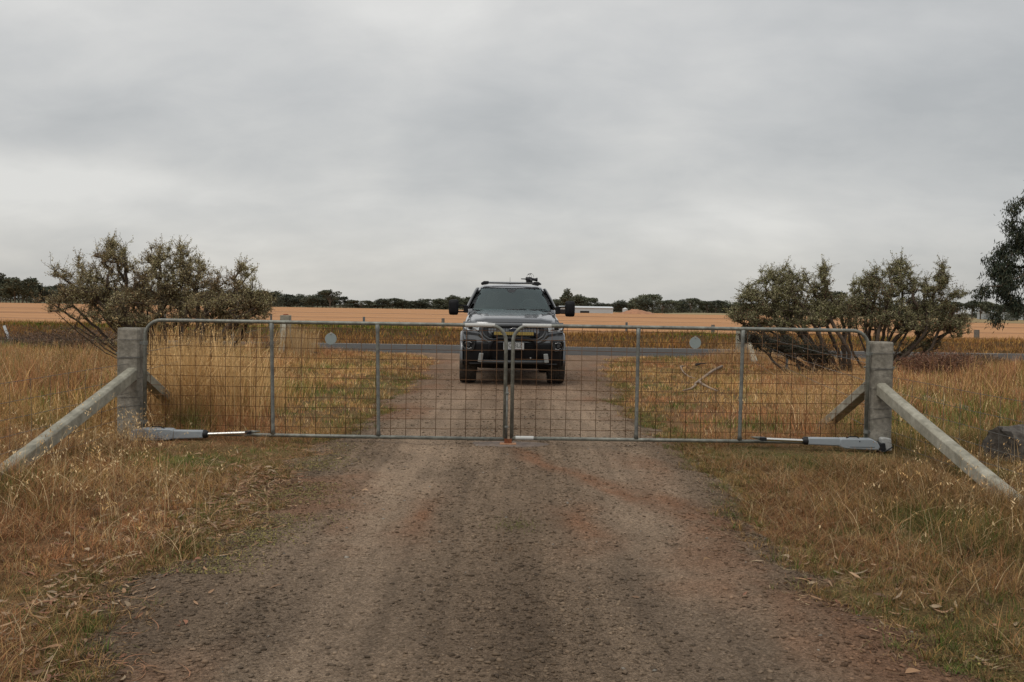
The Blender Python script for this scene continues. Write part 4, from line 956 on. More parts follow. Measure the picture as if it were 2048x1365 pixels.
# far tree line
def far_proto(kind, seed):
    r_ = np.random.default_rng(seed); root = thing('gum_tree', 'x', 'tree'); H = 1.0
    bl = []
    if kind == 0:     # round dense
        for i in range(9): a = r_.random() * 6.28; q = r_.random(); bl.append((math.cos(a) * .26 * q, math.sin(a) * .26 * q, .42 + .38 * r_.random(), .17 + .10 * r_.random(), .15 + .07 * r_.random()))
        bl.append((0, 0, .35, .33, .25)); bl.append((0, 0, .80, .16, .14)); n = 2600
    elif kind == 1:   # umbrella gum with open trunk
        for i in range(8): a = r_.random() * 6.28; q = .12 + .26 * r_.random(); bl.append((math.cos(a) * q, math.sin(a) * q, .72 + .16 * r_.random(), .13 + .08 * r_.random(), .07 + .06 * r_.random()))
        for i in range(4): a = r_.random() * 6.28; bl.append((math.cos(a) * .22, math.sin(a) * .22, .45 + .2 * r_.random(), .10, .10))
        n = 2000
    elif kind == 2:   # tall narrow
        for i in range(9): bl.append((r_.normal(0, .07), r_.normal(0, .07), .3 + .62 * i / 8, .10 + .08 * r_.random(), .09))
        n = 1700
    elif kind == 3:   # low broad
        for i in range(8): a = r_.random() * 6.28; q = r_.random() * .5; bl.append((math.cos(a) * q, math.sin(a) * q, .3 + .45 * r_.random(), .25, .22))
        bl.append((0, 0, .25, .6, .25)); n = 2600
    bl = np.array(bl); w = bl[:, 3] ** 2; i = r_.choice(len(bl), n, p=w / w.sum()); v = r_.normal(0, 1, (n, 3)); v /= np.linalg.norm(v, axis=1)[:, None]; v *= (.55 + .5 * r_.random(n) ** .6)[:, None]
    c = bl[i, :3] + v * np.stack([bl[i, 3], bl[i, 3], bl[i, 4]], 1); c[:, 2] = np.maximum(c[:, 2], .03)
    pal = np.array([(.075, .085, .058), (.10, .11, .075), (.135, .14, .10), (.085, .10, .072)]); cc_ = pal[r_.integers(0, 4, n)] * (.7 + .6 * r_.random(n))[:, None]
    st_ = Stuff(); st_.add(*leaves(c, .055, cc_, .7)); st_.build('crown', M['farleaf'], None, parent=root, kind=None)
    mb = MB(); top = {0: .6, 1: .75, 2: .85, 3: .4}[kind]
    mb.tube([(0, 0, -.03), (.01, 0, top * .5), (0, 0, top)], [.022, .016, .006], 6)
    for k in range(5):
        b_ = bl[r_.integers(0, len(bl))]; mb.tube([(0, 0, top * .35), (b_[0] * .6, b_[1] * .6, (top * .35 + b_[2]) / 2), (b_[0], b_[1], b_[2])], [.012, .008, .004], 5)
    mb.build('trunk', M['farbark'], root, recalc=False)
    return root
protos = [far_proto(0, 1), far_proto(0, 2), far_proto(0, 3), far_proto(1, 4), far_proto(1, 5), far_proto(1, 6), far_proto(2, 7), far_proto(2, 8), far_proto(3, 9), far_proto(3, 10)]
used = set(); FT = []
def zone(px):
    for lim, s in ((120, 'at the far left edge'), (520, 'behind the large left shrub'), (700, 'just right of the left shrub'), (900, 'left of the truck'), (1130, 'behind the truck'), (1235, 'behind the white shed'), (1345, 'behind the silo and soil mound'), (1460, 'left of the right shrubs'), (1900, 'behind the right shrubs')):
        if px < lim: return s
    return 'under the eucalyptus at the right edge'
KN = {0: 'rounded dark tree', 1: 'flat topped open tree', 2: 'tall narrow tree', 3: 'low broad tree'}
def far_tree(px, top, Y, pi, wide=1.0, base=None):
    zg = float(gz(np.array([(px - 1024) / F_PX * Y]), np.array([Y]))[0]); p_ = at(px, 600, Y); zt = at(px, top, Y)[2]; H = (zt - zg) * 1.10; Hpx = H * F_PX / Y; wide = max(wide, (15 if pi >= 8 else 26) / (.62 * Hpx) * (.5 if pi >= 8 else 1)) * (1.2 if pi < 8 else 1.0)
    src = protos[pi]; kd = {0: 0, 1: 0, 2: 0, 3: 1, 4: 1, 5: 1, 6: 2, 7: 2, 8: 3, 9: 3}[pi]; lab = f'{KN[kd]} in the far tree line {zone(px)}'
    rz = random.random() * 6.28; sc_ = (H * wide, H * wide, H)
    if pi not in used:
        used.add(pi); o = src; o.location = (p_[0], Y, zg); o.rotation_euler = (0, 0, rz); o.scale = sc_; o['label'] = lab
    else: o = copy_thing(src, (p_[0], Y, zg), rz, sc_, lab)
    o['group'] = 'distant trees ' + zone(px); FT.append((px, o, kd, zone(px)))
prof = [(0, 553), (12, 566), (30, 563), (45, 560), (62, 568), (80, 570), (98, 574), (120, 570), (150, 575), (200, 575), (260, 575), (330, 575), (420, 580), (470, 582), (520, 583), (548, 584), (575, 590), (600, 588), (625, 590), (645, 585), (660, 583), (680, 594), (700, 600), (722, 603), (745, 604), (765, 599), (785, 598), (805, 601), (822, 603), (842, 602), (862, 599), (880, 597), (905, 591), (925, 596), (945, 596), (980, 598), (1020, 600), (1060, 600), (1100, 600),
        (1118, 600), (1135, 590), (1158, 590), (1180, 597), (1200, 605), (1220, 608), (1243, 600), (1268, 597), (1285, 594), (1305, 591), (1325, 602), (1345, 602), (1365, 601), (1382, 598), (1400, 603), (1415, 605), (1432, 602), (1450, 603), (1475, 606), (1510, 606), (1560, 606), (1600, 606), (1640, 603), (1690, 601), (1710, 600), (1740, 606), (1780, 606), (1830, 606), (1880, 606)]
rr_ = random.Random(12)
for i in range(len(prof)):
    px, top = prof[i]
    Y = 800 if px < 1110 else (620 if px > 1235 else 700)
    pi = rr_.choice([0, 1, 2, 0, 1, 2, 3, 4]) if px > 110 else rr_.choice([3, 4, 5, 6, 7])
    far_tree(px, top + rr_.uniform(-1, 1), Y + rr_.uniform(-25, 25), pi, rr_.uniform(.95, 1.25))
    # filler between this one and the next
    if i + 1 < len(prof):
        q, t2 = prof[i + 1]; gap = q - px; kf = max(1, int(gap / 11))
        for j in range(kf):
            x_ = px + gap * (j + .5) / kf
            far_tree(x_, max(top, t2) + rr_.uniform(3, 7), Y + rr_.uniform(-30, 60), rr_.choice([8, 9, 0, 1]), rr_.uniform(.9, 1.1))
far_tree(1662, 586, 330, 4, 1.15); far_tree(1133, 583, 500, 7, .55)
for (px, top, pi) in ((1905, 606, 4), (1925, 607, 3), (1945, 604, 5), (1962, 605, 4), (1985, 610, 3), (2010, 610, 0), (2035, 611, 1), (2060, 610, 0), (2100, 608, 1)): far_tree(px, top, 410 + rr_.uniform(-20, 30), pi, 1.35)
for px in (1995, 2030, 2065, 2110, 1965): far_tree(px, 611, 620, 8, 1.4)
ORD = 'first second third fourth fifth sixth seventh eighth ninth tenth eleventh twelfth thirteenth fourteenth fifteenth sixteenth seventeenth eighteenth nineteenth twentieth'.split()
cnt_ = {}
for px_, o_, kd_, z_ in sorted(FT, key=lambda q: q[0]):
    if z_ in ('behind the large left shrub', 'behind the right shrubs'): continue                                 # mostly hidden stretches keep one shared label
    k_ = (kd_, z_); i_ = cnt_.get(k_, 0); cnt_[k_] = i_ + 1
    o_['label'] = (f'{ORD[i_]} ' if i_ < 20 else '') + f'{KN[kd_]} from the left in the far tree line {z_}'
    if len(o_['label'].split()) > 16: o_['label'] = o_['label'].replace('in the far tree line ', '')
p_ = at(2023, 640, 300); b_ = copy_thing(protos[8], (p_[0], 300, float(gz(np.array([p_[0]]), np.array([300.]))[0])), .4, (3.4, 3.4, 3.2), 'round dark bush alone in the paddock at the right edge'); b_['category'] = 'bush'; b_['group'] = 'lone paddock bush'; b_.name = 'paddock_bush'
if 'group' in b_: del b_['group']

# sheds, silo, mound
def shed(px0, px1, ptop, pb, Y, label, dep=14, door=True):
    a = at(px0, pb, Y); b = at(px1, pb, Y); zg = float(gz(np.array([a[0]]), np.array([Y]))[0]); zt = at((px0 + px1) / 2, ptop, Y)[2]; w = b[0] - a[0]; H = zt - zg
    root = thing('farm_shed', label, 'shed', (a[0] + w / 2, Y, zg)); m = MB(); m.prism([(-w / 2, 0), (w / 2, 0), (w / 2, H * .80), (-w / 2, H * .80)], 0, dep); m.build('wall', M['shed'], root)
    m = MB(); m.prism([(-.3, H * .80), (dep / 2, H), (dep + .3, H * .80), (dep + .3, H * .76), (-.3, H * .76)], -w / 2 - .3, w / 2 + .2, 'x'); m.build('roof', M['shedroof'], root)
    if door:
        for x0_, x1_, h_ in ((-.12, .05, .32), (-.5, -.38, .5)):
            m = MB(); m.box(((x0_ + x1_) / 2 * w, -.03, H * h_ / 2), ((x1_ - x0_) * w, .1, H * h_)); m.build('opening', M['blackplast'], root)
shed(1120, 1226, 613, 627, 445, 'long pale metal shed in the field right of the truck mirror')
shed(1985, 2090, 623, 634, 420, 'long white low shed at the right edge under the eucalyptus', door=False)
Y = 440; a = at(1250, 627, Y); zg = float(gz(np.array([a[0]]), np.array([Y]))[0]); root = thing('grain_silo', 'small round steel silo with conical roof beside the long shed', 'silo', (a[0], Y, zg)); h = at(1250, 616, Y)[2] - zg
m = MB(); m.lathe([(0, 0), (1.15, 0), (1.15, h * .8)], 20); m.build('tank', M['shed'], root, smooth=True, angle=40); m = MB(); m.lathe([(1.22, h * .8), (.15, h), (0, h)], 20); m.build('roof', M['shedroof'], root)
xs_ = np.linspace(-1, 1, 60); ys_ = np.linspace(-1, 1, 20); A, B = np.meshgrid(xs_, ys_); r2_ = A ** 2 + B ** 2
H_ = np.clip(1 - r2_, 0, 1) ** .9 * (1.0 + .5 * (vn(A * 4 + 3, B * 3) - .5) + .25 * (vn(A * 11, B * 9) - .5)); Y = 400; c0 = at(1273, 630, Y); zg = float(gz(np.array([c0[0]]), np.array([Y]))[0])
V = np.stack([A.ravel() * 7.6, B.ravel() * 5, (H_ * 1.75).ravel() - .05], 1); ii = (np.arange(19)[:, None] * 60 + np.arange(59)[None]).ravel()
o = raw_mesh('soil_mound', V, [np.stack([ii, ii + 1, ii + 61, ii + 60], 1)], M['mound'], smooth=True); o.location = (c0[0], Y, zg); tag(o, 'low mound of orange soil in the field in front of the silo', 'mound')
# pale low mound with a dark strip, right
V = np.stack([A.ravel() * 22, B.ravel() * 5, (np.clip(1 - r2_, 0, 1) ** .5 * .9).ravel() - .05], 1); Y = 480; c0 = at(1415, 630, Y)
o = raw_mesh('grass_bank', V, [np.stack([ii, ii + 1, ii + 61, ii + 60], 1)], mat('dry_bank', (.27, .21, .11), 1, var=.2, vscale=.4), smooth=True); o.location = (c0[0], Y, float(gz(np.array([c0[0]]), np.array([Y]))[0])); tag(o, kind='structure')

# ------------------------------------------------------------------ fallen wood
def log(name, label, A_, B_, r, seed, m_=None, taper=.9, n=26):
    r_ = random.Random(seed); A_ = Vector(A_); B_ = Vector(B_); m = MB(); seg_ = 10; pts = []; rad = []
    root_loc = A_.copy(); root_loc.z = 0
    ax = (B_ - A_).normalized(); up = Vector((0, 0, 1)); s_ = ax.cross(up).normalized(); up2 = s_.cross(ax)
    V = []
    lob = [r_.uniform(.80, 1.14) for _ in range(n)]
    for i in range(seg_ + 1):
        t = i / seg_; c = A_ + (B_ - A_) * t - root_loc; jag = r_.uniform(-.5, .5)
        for k in range(n):
            a = 2 * math.pi * k / n; q = r * (lob[k // 2] * .5 + lob[(k // 2 + 1) % n] * .5) * (1 - (1 - taper) * t) * r_.uniform(.94, 1.05); V.append(c + (s_ * math.cos(a) + up2 * math.sin(a)) * q + ax * (r_.uniform(-.22, .22) * r if i in (0, seg_) else 0))
    Fc = [(i * n + k, i * n + (k + 1) % n, (i + 1) * n + (k + 1) % n, (i + 1) * n + k) for i in range(seg_) for k in range(n)] + [tuple(range(n - 1, -1, -1)), tuple(range(seg_ * n, (seg_ + 1) * n))]
    m.add(V, Fc); o = m.build(name, m_ or M['wood'], smooth=True, angle=60, bevel=.006); o.location = root_loc; return tag(o, label, 'log')
g_ = gnd(1990, 905); darkw = mat('charred_wood', (.040, .030, .022), .95, var=.5, vscale=9, col2=(.11, .098, .082), bump=1, bscale=18)
log('fallen_log', 'thick dark charred log lying in grass at the right edge', (4.80, 9.75, .14), (6.3, 10.5, .19), .215, 3, darkw)
g_ = gnd(1655, 750); log('cut_log', 'short sawn log with reddish brown end among the right shrub trunks', (g_[0], g_[1], .26), (g_[0] - .12, g_[1] + .5, .26), .20, 6, mat('brown_log', (.16, .085, .05), .9, var=.3, vscale=9, bump=.6, bscale=30))
a, b = gnd(1840, 800), gnd(1940, 828); log('grey_board', 'weathered grey branch lying in grass right of the right gate post', (a[0], a[1], .05), (b[0], b[1], .06), .05, 8)
def stick(label, paths, Yz, rad, m_, cat='branch', z=.085):
    g0 = gnd(*paths[0][0]); root = Vector((g0[0], g0[1], 0)); m = MB()
    for pth in paths:
        pts = []
        for i, p_ in enumerate(pth):
            g_ = gnd(*p_, z=z); pts.append(Vector((g_[0], g_[1], z + .02 * math.sin(i * 1.7))) - root)
        n = len(pts); m.tube(pts, [rad * .72 * (1 - .55 * i / (n - 1)) for i in range(n)], 7)
    o = m.build('fallen_branch', m_, smooth=True); o.location = root; tag(o, label, cat)
pale = mat('bleached_wood', (.27, .195, .135), .9, var=.2, vscale=8)
stick('bleached forked branch lying on the grass behind the right gate leaf', [[(1444, 733), (1425, 744), (1403, 758), (1390, 766), (1391, 772), (1383, 779), (1366, 780)]], 0, .045, pale)
stick('curved pale stick lying left of the forked branch behind the right gate leaf', [[(1366, 733), (1361, 735), (1366, 744), (1378, 752), (1390, 758)]], 0, .032, pale)
stick('pale stick pointing right below the forked branch behind the right gate leaf', [[(1399, 764), (1405, 771), (1418, 775), (1434, 780)]], 0, .04, pale)
dk = mat('dark_wood', (.05, .04, .033), .95, var=.3)
stick('short dark stick on the ground behind the round plate of the left gate leaf', [[(594, 703), (615, 706), (648, 708)]], 0, .07, dk, z=.08)
stick('short dark stick on the ground behind the round plate of the right gate leaf', [[(1392, 730), (1402, 729), (1411, 727)]], 0, .045, dk)

# ------------------------------------------------------------------ pickup truck
def paint():
    m = mat('grey_metallic_paint', (.10, .105, .11), .26, .5, coat=1.0); return m
M['paint'] = paint()
M['glass'] = mat('dark_glass', (.012, .022, .022), .06, 0, spec=.75)
def glass():
    m = bpy.data.materials.new('tinted_glass'); m.use_nodes = True; t = m.node_tree; t.nodes.clear()
    o = N(t, 'ShaderNodeOutputMaterial'); tr = N(t, 'ShaderNodeBsdfTransparent'); tr.inputs[0].default_value = (.50, .66, .66, 1)
    gl_ = N(t, 'ShaderNodeBsdfGlossy'); gl_.inputs['Roughness'].default_value = .03; gl_.inputs[0].default_value = (.84, 1.0, .99, 1)
    fr = N(t, 'ShaderNodeFresnel'); fr.inputs[0].default_value = 1.62; mx = N(t, 'ShaderNodeMixShader')
    L(t, fr.outputs[0], mx.inputs[0]); L(t, tr.outputs[0], mx.inputs[1]); L(t, gl_.outputs[0], mx.inputs[2]); L(t, mx.outputs[0], o.inputs[0]); return m
M['screen'] = glass()
M['rubber'] = mat('tyre_rubber', (.030, .028, .026), .85, var=.4, vscale=8, col2=(.05, .042, .034))
M['gloss'] = mat('gloss_black', (.008, .008, .009), .22, spec=.35)
M['satin'] = mat('satin_black', (.008, .008, .009), .55, spec=.18)
M['dgrey'] = mat('dark_grey_trim', (.045, .048, .05), .4, .3)
M['amber'] = mat('amber_cover', (.30, .22, .055), .35, var=.25, vscale=60)
M['lens'] = mat('headlamp_lens', (.50, .52, .52), .15, .6)
M['silver'] = mat('silver_trim', (.42, .43, .43), .35, .7)
root = thing('pickup_truck', 'grey dual cab pickup truck facing the gate with black nudge bar', 'pickup truck', (.030, 18.1, 0.0), math.radians(1.6))
T = root
def fy(x, z):
    """front surface depth (y, from bumper plane)"""
    pz = np.interp(z, [.33, .45, .6, .75, .85, 1.0, 1.1, 1.17], [.17, .07, .04, .03, .04, .065, .09, .13])
    return float(pz + .03 * (abs(x) / .9) ** 2 + .26 * (min(abs(x), .97) / .95) ** 6)
AX = .92; AX2 = 4.14; WR = .405
def lo(y):
    for a in (AX, AX2):
        d_ = abs(y - a)
        if d_ < .50: return max(.50, .42 + math.sqrt(max(0, .50 ** 2 - d_ * d_)))
    return .50
def sec(y):
    zc_ = np.interp(y, [.13, .145, .19, .40, .80, 1.2, 1.45, 1.6, 3.7, 5.3], [1.165, 1.225, 1.250, 1.285, 1.342, 1.385, 1.398, 1.33, 1.33, 1.33])
    sx = np.interp(y, [.13, .25, .5, 1.0, 1.45, 5.3], [.78, .84, .875, .895, .905, .91])
    sz = np.interp(y, [.13, .25, .5, 1.0, 1.45, 3.5, 5.3], [1.12, 1.16, 1.18, 1.20, 1.215, 1.23, 1.25])
    mx = np.interp(y, [.13, .25, .45, .7, 1.45, 5.3], [.80, .88, .93, .945, .93, .92])
    l = lo(y); c_ = zc_
    hood = y < 1.5
    pts = [(0, c_), (.22, c_ - .002), (.44, c_ - .006), (.50, c_ - (.002 if hood else .006)), (.60, c_ - (.022 if hood else .02)), (.70, c_ - .035), (sx - .09, max(c_ - .075, sz + .03)), (sx - .03, sz + .012 + (c_ - .09 - sz) * .25), (sx, sz - .03), (mx - .006, sz - .10), (mx, max(l + .02, .92)), (mx, max(l + .012, .78)), (mx - .02, max(l + .006, .62)), (mx - .05, l)]
    return pts
ys_ = sorted(set([.13, .145, .165, .19, .22] + list(np.arange(.26, 1.46, .06)) + [1.47, 1.52, 1.6] + list(np.arange(1.8, 3.6, .2)) + list(np.arange(3.6, 4.75, .06)) + [4.9, 5.1, 5.3]))
m = MB(); secs = []
for y in ys_:
    h_ = sec(y); bow = .10 if y < .3 else 0
    full = [(-x, z) for x, z in h_[::-1]][:-1] + h_
    secs.append([(x, y + (.20 * (abs(x) / .9) ** 4 * max(0, 1 - (y - .13) / .5)), z) for x, z in full])
nn_ = len(secs[0]); V = [p for s_ in secs for p in s_]
Fc = [(i * nn_ + k, i * nn_ + k + 1, (i + 1) * nn_ + k + 1, (i + 1) * nn_ + k) for i in range(len(secs) - 1) for k in range(nn_ - 1)]
b0 = (len(secs) - 1) * nn_; Fc.append(tuple(b0 + k for k in range(nn_)))
m.add(V, Fc); body = m.build('body', M['paint'], T, smooth=True, angle=38)
# underbody, dark
m = MB(); m.box((0, 2.8, .52), (1.3, 4.6, .22)); m.box((0, AX, .42), (1.2, .12, .12)); m.box((0, AX2, .40), (1.3, .14, .14)); m.ell((.0, AX2, .40), (.17, .17, .15)); m.box((0, .55, .70), (1.5, .5, .5)); m.build('chassis', M['blackplast'], T, bevel=.02)
# hood seam line
m = MB()
m.tube([(x, .13 + .20 * (abs(x) / .9) ** 4 - .004, 1.163 - .012 * (abs(x) / .8) ** 2) for x in np.linspace(-.80, .80, 21)], .007, 6); m.build('bonnet_edge', M['gloss'], body)
for s_ in (-1, 1):
    m = MB(); m.tube([(s_ * np.interp(y, [.2, .6, 1.3], [.80, .80, .775]), y, float(np.interp(y, [.2, .40, .80, 1.2, 1.45], [1.21, 1.265, 1.335, 1.38, 1.395])) - .062) for y in np.linspace(.24, 1.38, 10)], .004, 5); m.build('bonnet_seam', M['gloss'], body)
# cab
def cab_ring(z):
    yf = np.interp(z, [1.30, 1.40, 1.62, 1.80, 1.86, 1.90], [1.36, 1.46, 1.80, 2.07, 2.20, 2.40])
    yr = np.interp(z, [1.30, 1.80, 1.86, 1.90], [3.72, 3.55, 3.50, 3.3])
    hs = np.interp(z, [1.30, 1.40, 1.60, 1.80, 1.86, 1.90], [.875, .862, .775, .672, .630, .50])
    hf = hs - .03; return yf, yr, hs, hf
def cab_pt(u, z):
    """u 0..1 half way round from front centre to rear centre"""
    yf, yr, hs, hf = cab_ring(z); P = []
    fr = [(0, yf), (hf * .35, yf + .012), (hf * .65, yf + .045), (hf * .88, yf + .10), (hf, yf + .155), (hs, yf + .26)]
    sd_ = [(hs + .008, yf + .7), (hs + .008, (yf + yr) / 2 + .2), (hs, yr - .2), (hs - .05, yr - .03), (hs * .6, yr), (0, yr)]
    return fr + sd_
zs = [1.28, 1.34, 1.40, 1.50, 1.60, 1.70, 1.78, 1.82, 1.855, 1.88, 1.895]
m = MB(); rings = []
for z in zs:
    h_ = cab_pt(0, z); ring_ = h_ + [(-x, y) for x, y in h_[::-1]][1:-1]; rings.append([(x, y, z) for x, y in ring_])
k_ = len(rings[0]); V = [p for r_ in rings for p in r_]
Fc = [(i * k_ + j, i * k_ + (j + 1) % k_, (i + 1) * k_ + (j + 1) % k_, (i + 1) * k_ + j) for i in range(len(rings) - 1) for j in range(k_)]
Fc = [f for f in Fc if not (lambda c_: 1.41 < c_[2] < 1.81 and c_[1] < np.interp(c_[2], [1.40, 1.80], [1.46, 2.07]) + .13)([sum(V[i][q] for i in f) / 4 for q in range(3)])]
V.append((0, 2.85, 1.925)); Fc += [((len(rings) - 1) * k_ + j, (len(rings) - 1) * k_ + (j + 1) % k_, len(V) - 1) for j in range(k_)]
m.add(V, Fc); cab = m.build('cab', M['paint'], T, smooth=True, angle=60)
def front_pt(x, z, off):
    yf, yr, hs, hf = cab_ring(z); h_ = cab_pt(0, z); X_ = [p[0] for p in h_[:6]]; Y_ = [p[1] for p in h_[:6]]
    return (x, float(np.interp(abs(x), X_, Y_)) - off, z)
# windscreen
m = MB(); zz = np.linspace(1.385, 1.815, 10)
def wfun(u, z): hwid = np.interp(z, [1.385, 1.815], [.765, .600]); return front_pt(u * hwid, z, .012)
m.grid(wfun, np.linspace(-1, 1, 23), zz); ws = m.build('windscreen', M['screen'], T, smooth=True); 
m = MB(); pts = [front_pt(u * np.interp(z, [1.375, 1.825], [.775, .61]), z, .014) for u, z in [(u, 1.378) for u in np.linspace(-1, 1, 15)] + [(1, z) for z in np.linspace(1.42, 1.79, 6)] + [(u, 1.823) for u in np.linspace(1, -1, 15)] + [(-1, z) for z in np.linspace(1.79, 1.42, 6)]]
m.tube(pts + [pts[0]], .008, 6, cap=False); m.build('seal', M['gloss'], ws, smooth=True)
m = MB(); pts = [(-.10, 1.80), (.10, 1.80), (.075, 1.765), (.045, 1.735), (-.045, 1.735), (-.075, 1.765)]; m.add([front_pt(x, z, .016) for x, z in pts], [tuple(range(6))]); m.build('sensor_pod', M['gloss'], ws)
# what shows through the screen
m = MB(); m.box((0, 1.78, 1.33), (1.5, .45, .14)); m.build('dashboard', M['blackplast'], T, bevel=.04)
m = MB(); a_ = [(.37 + .18 * math.cos(a), 2.02 + .05 * math.sin(a), 1.43 + .17 * math.sin(a)) for a in np.linspace(0, 2 * math.pi, 25)]; m.tube(a_, .014, 8, cap=False); m.box((.37, 2.0, 1.42), (.32, .03, .05)); m.build('steering_wheel', M['blackplast'], T, smooth=True)
for x_ in (-.37, .37):
    m = MB(); m.box((x_, 2.62, 1.28), (.48, .14, .52)); st0 = m.build('seat', mat('seat_cloth', (.05, .052, .055), .9), T, bevel=.05)
    m = MB(); m.box((x_, 2.66, 1.62), (.26, .10, .17)); m.build('headrest', M['blackplast'], st0, bevel=.04)
m = MB(); m.box((0, 2.15, 1.755), (.24, .03, .06)); m.build('inside_mirror', M['blackplast'], T, bevel=.01)
# side windows
for s_ in (-1, 1):
    for y0, y1 in ((.62, 1.28), (1.34, 1.92)):
        m = MB()
        def sw(u, z):
            yf, yr, hs, hf = cab_ring(z); h_ = cab_pt(0, z); X_ = [p[1] for p in h_[5:9]]; Y_ = [p[0] for p in h_[5:9]]
            lo_ = 1.46 + y0 + (z - 1.38) * (1.25 if y0 < 1 else .0) - (.15 if y0 < 1 else 0); hi_ = 1.46 + y1 - (z - 1.38) * (.25 if y0 > 1 else 0)
            y = lo_ + (hi_ - lo_) * u; return (s_ * (float(np.interp(y, X_, Y_)) + .008), y, z)
        m.grid(sw, np.linspace(0, 1, 5), np.linspace(1.38, 1.76, 6)); m.build('side_window', M['glass'], T, smooth=True)
    # weather shield, black, standing out beside the pillar
    m = MB()
    def vs(u, z):
        hs = cab_ring(z)[2]; return (s_ * (hs + .012 + .05 * math.sin(math.pi * u)), 1.62 + (z - 1.40) * 1.1 + u * .5, z)
    m.grid(vs, np.linspace(0, 1, 8), np.linspace(1.42, 1.83, 9)); o = m.build('weather_shield', M['gloss'], T, smooth=True); so = o.modifiers.new('s', 'SOLIDIFY'); so.thickness = .012
# roof bars
for y in (2.35, 3.15):
    m = MB(); m.prism([(y - .035, 1.935), (y + .035, 1.935), (y + .04, 1.95), (y + .02, 1.962), (y - .02, 1.962), (y - .04, 1.95)], -.53, .53, 'x'); rb = m.build('roof_bar', M['silver'] if y < 3 else M['satin'], T, bevel=.004)
    for s_ in (-1, 1):
        m = MB(); m.prism([(s_ * .46, 1.925), (s_ * .60, 1.90), (s_ * .625, 1.925), (s_ * .56, 1.968), (s_ * .46, 1.968)], y - .06, y + .06); m.build('bar_foot', M['blackplast'], rb, bevel=.01)
m = MB(); m.tube([(.0, 3.3, 1.90), (.0, 3.33, 2.08)], [.006, .003], 6); m.build('antenna', M['blackplast'], T, smooth=True)
m = MB(); m.box((0, .0, 0), (.001, .001, .001)); 
# wipers
for x0_, x1_ in ((-.12, .28), (.33, .66)):
    m = MB(); P_ = [front_pt(x, 1.392 + .012 * t, .035) for t, x in zip((0, .5, 1), (x0_, (x0_ + x1_) / 2, x1_))]; m.tube(P_, .008, 6); m.tube([front_pt(x1_ - .12, 1.378, .06), front_pt((x0_ + x1_) / 2, 1.40, .05)], .011, 6); m.build('wiper', M['blackplast'], T, smooth=True)
# upper front panel and bumper
m = MB(); m.grid(lambda x, z: (x, fy(x, z), z), np.linspace(-.93, .93, 41), np.linspace(.78, 1.165, 10)); m.build('front_panel', M['paint'], T, smooth=True)
m = MB(); m.grid(lambda x, z: (x, fy(x, z) - .022, z), np.linspace(-.90, .90, 41), np.linspace(.36, .80, 12)); bmp = m.build('bumper', M['satin'], T, smooth=True); so = bmp.modifiers.new('s', 'SOLIDIFY'); so.thickness = .05; so.offset = -1
m = MB(); m.add([(-.80, .10, .40), (.80, .10, .40), (.62, .75, .28), (-.62, .75, .28)], [(0, 1, 2, 3)]); o = m.build('skid_plate', M['blackplast'], T); so = o.modifiers.new('s', 'SOLIDIFY'); so.thickness = .02
def patch(name, poly, off, mt, parent, thick=.03, bevel=.004, sx=1):
    n = len(poly); V = [(sx * x, fy(x, z) - off, z) for x, z in poly] + [(sx * x, fy(x, z) - off + thick, z) for x, z in poly]
    m_ = MB(); m_.add(V, [tuple(range(n)), tuple(range(2 * n - 1, n - 1, -1))] + [(i, n + i, n + (i + 1) % n, (i + 1) % n) for i in range(n)]); return m_.build(name, mt, parent, bevel=bevel)
# bumper colour cheeks
for s_ in (-1, 1): patch('bumper_cheek', [(.46, .80), (.90, .80), (.94, .86), (.94, .96), (.62, .95), (.53, .86)], .034, M['paint'], T, .05, .01, s_)
# grille
def hexa(w1, w2, z0, zm, z1): return [(-w2, z0), (w2, z0), (w1, zm), (w1 - .03, z1), (-w1 + .03, z1), (-w1, zm)]
gpoly = [(-.44, .855), (.44, .855), (.53, .91), (.575, .99), (.565, 1.06), (.53, 1.105), (-.53, 1.105), (-.565, 1.06), (-.575, .99), (-.53, .91)]
gr_ = patch('grille', gpoly, .012, M['gloss'], T, .03, .003)
m = MB(); pts = [(x, fy(x, z) - .024, z) for x, z in gpoly]; pp = []
for i in range(len(pts)):
    a_, b_ = Vector(pts[i]), Vector(pts[(i + 1) % len(pts)]); pp += [a_, a_.lerp(b_, .5)]
m.tube(pp + [pp[0]], .026, 8, cap=False); m.build('grille_surround', M['dgrey'], gr_, smooth=True)
for z in (1.075, .90):
    m = MB(); m.tube([(x, fy(x, z) - .022, z) for x in np.linspace(-.50, .50, 13)], .011, 6); m.build('grille_bar', M['satin'], gr_, smooth=True)
m = MB()
for i in range(-9, 10): m.tube([(i * .052, fy(i * .052, .88) - .014, .875), (i * .052, fy(i * .052, 1.08) - .014, 1.085)], .004, 4)
m.build('grille_mesh', M['gloss'], gr_)
m = MB(); m.lathe([(0, -.012), (.07, -.012), (.076, 0)], 24); 
V = [(v[0] * 1.15, fy(0, 1.03) - .035 - v[2] * -1, v[1] * .5 + 1.025) for v in m.v]; m.v = [(a, b, c) for a, b, c in V]; em = m.build('emblem', mat('dark_emblem', (.012, .018, .035), .3), gr_)
m = MB(); m.tube([(.082 * math.cos(a), fy(0, 1.03) - .034, 1.025 + .037 * math.sin(a)) for a in np.linspace(0, 2 * math.pi, 25)], .0045, 6, cap=False); m.build('emblem_rim', M['chrome'], gr_, smooth=True)
# light bar
m = MB(); m.box((0, -.03, .965), (.75, .07, .075)); lb = m.build('light_bar', M['blackplast'], T, bevel=.006)
m = MB()
for i in range(18): m.box((-.34 + i * .04, -.067, .965), (.037, .012, .058))
m.build('amber_lens', M['amber'], lb, bevel=.004)
for s_ in (-1, 1):
    m = MB(); m.box((s_ * .39, -.01, .955), (.03, .09, .05)); m.build('lamp_mount', M['satin'], lb, bevel=.004)
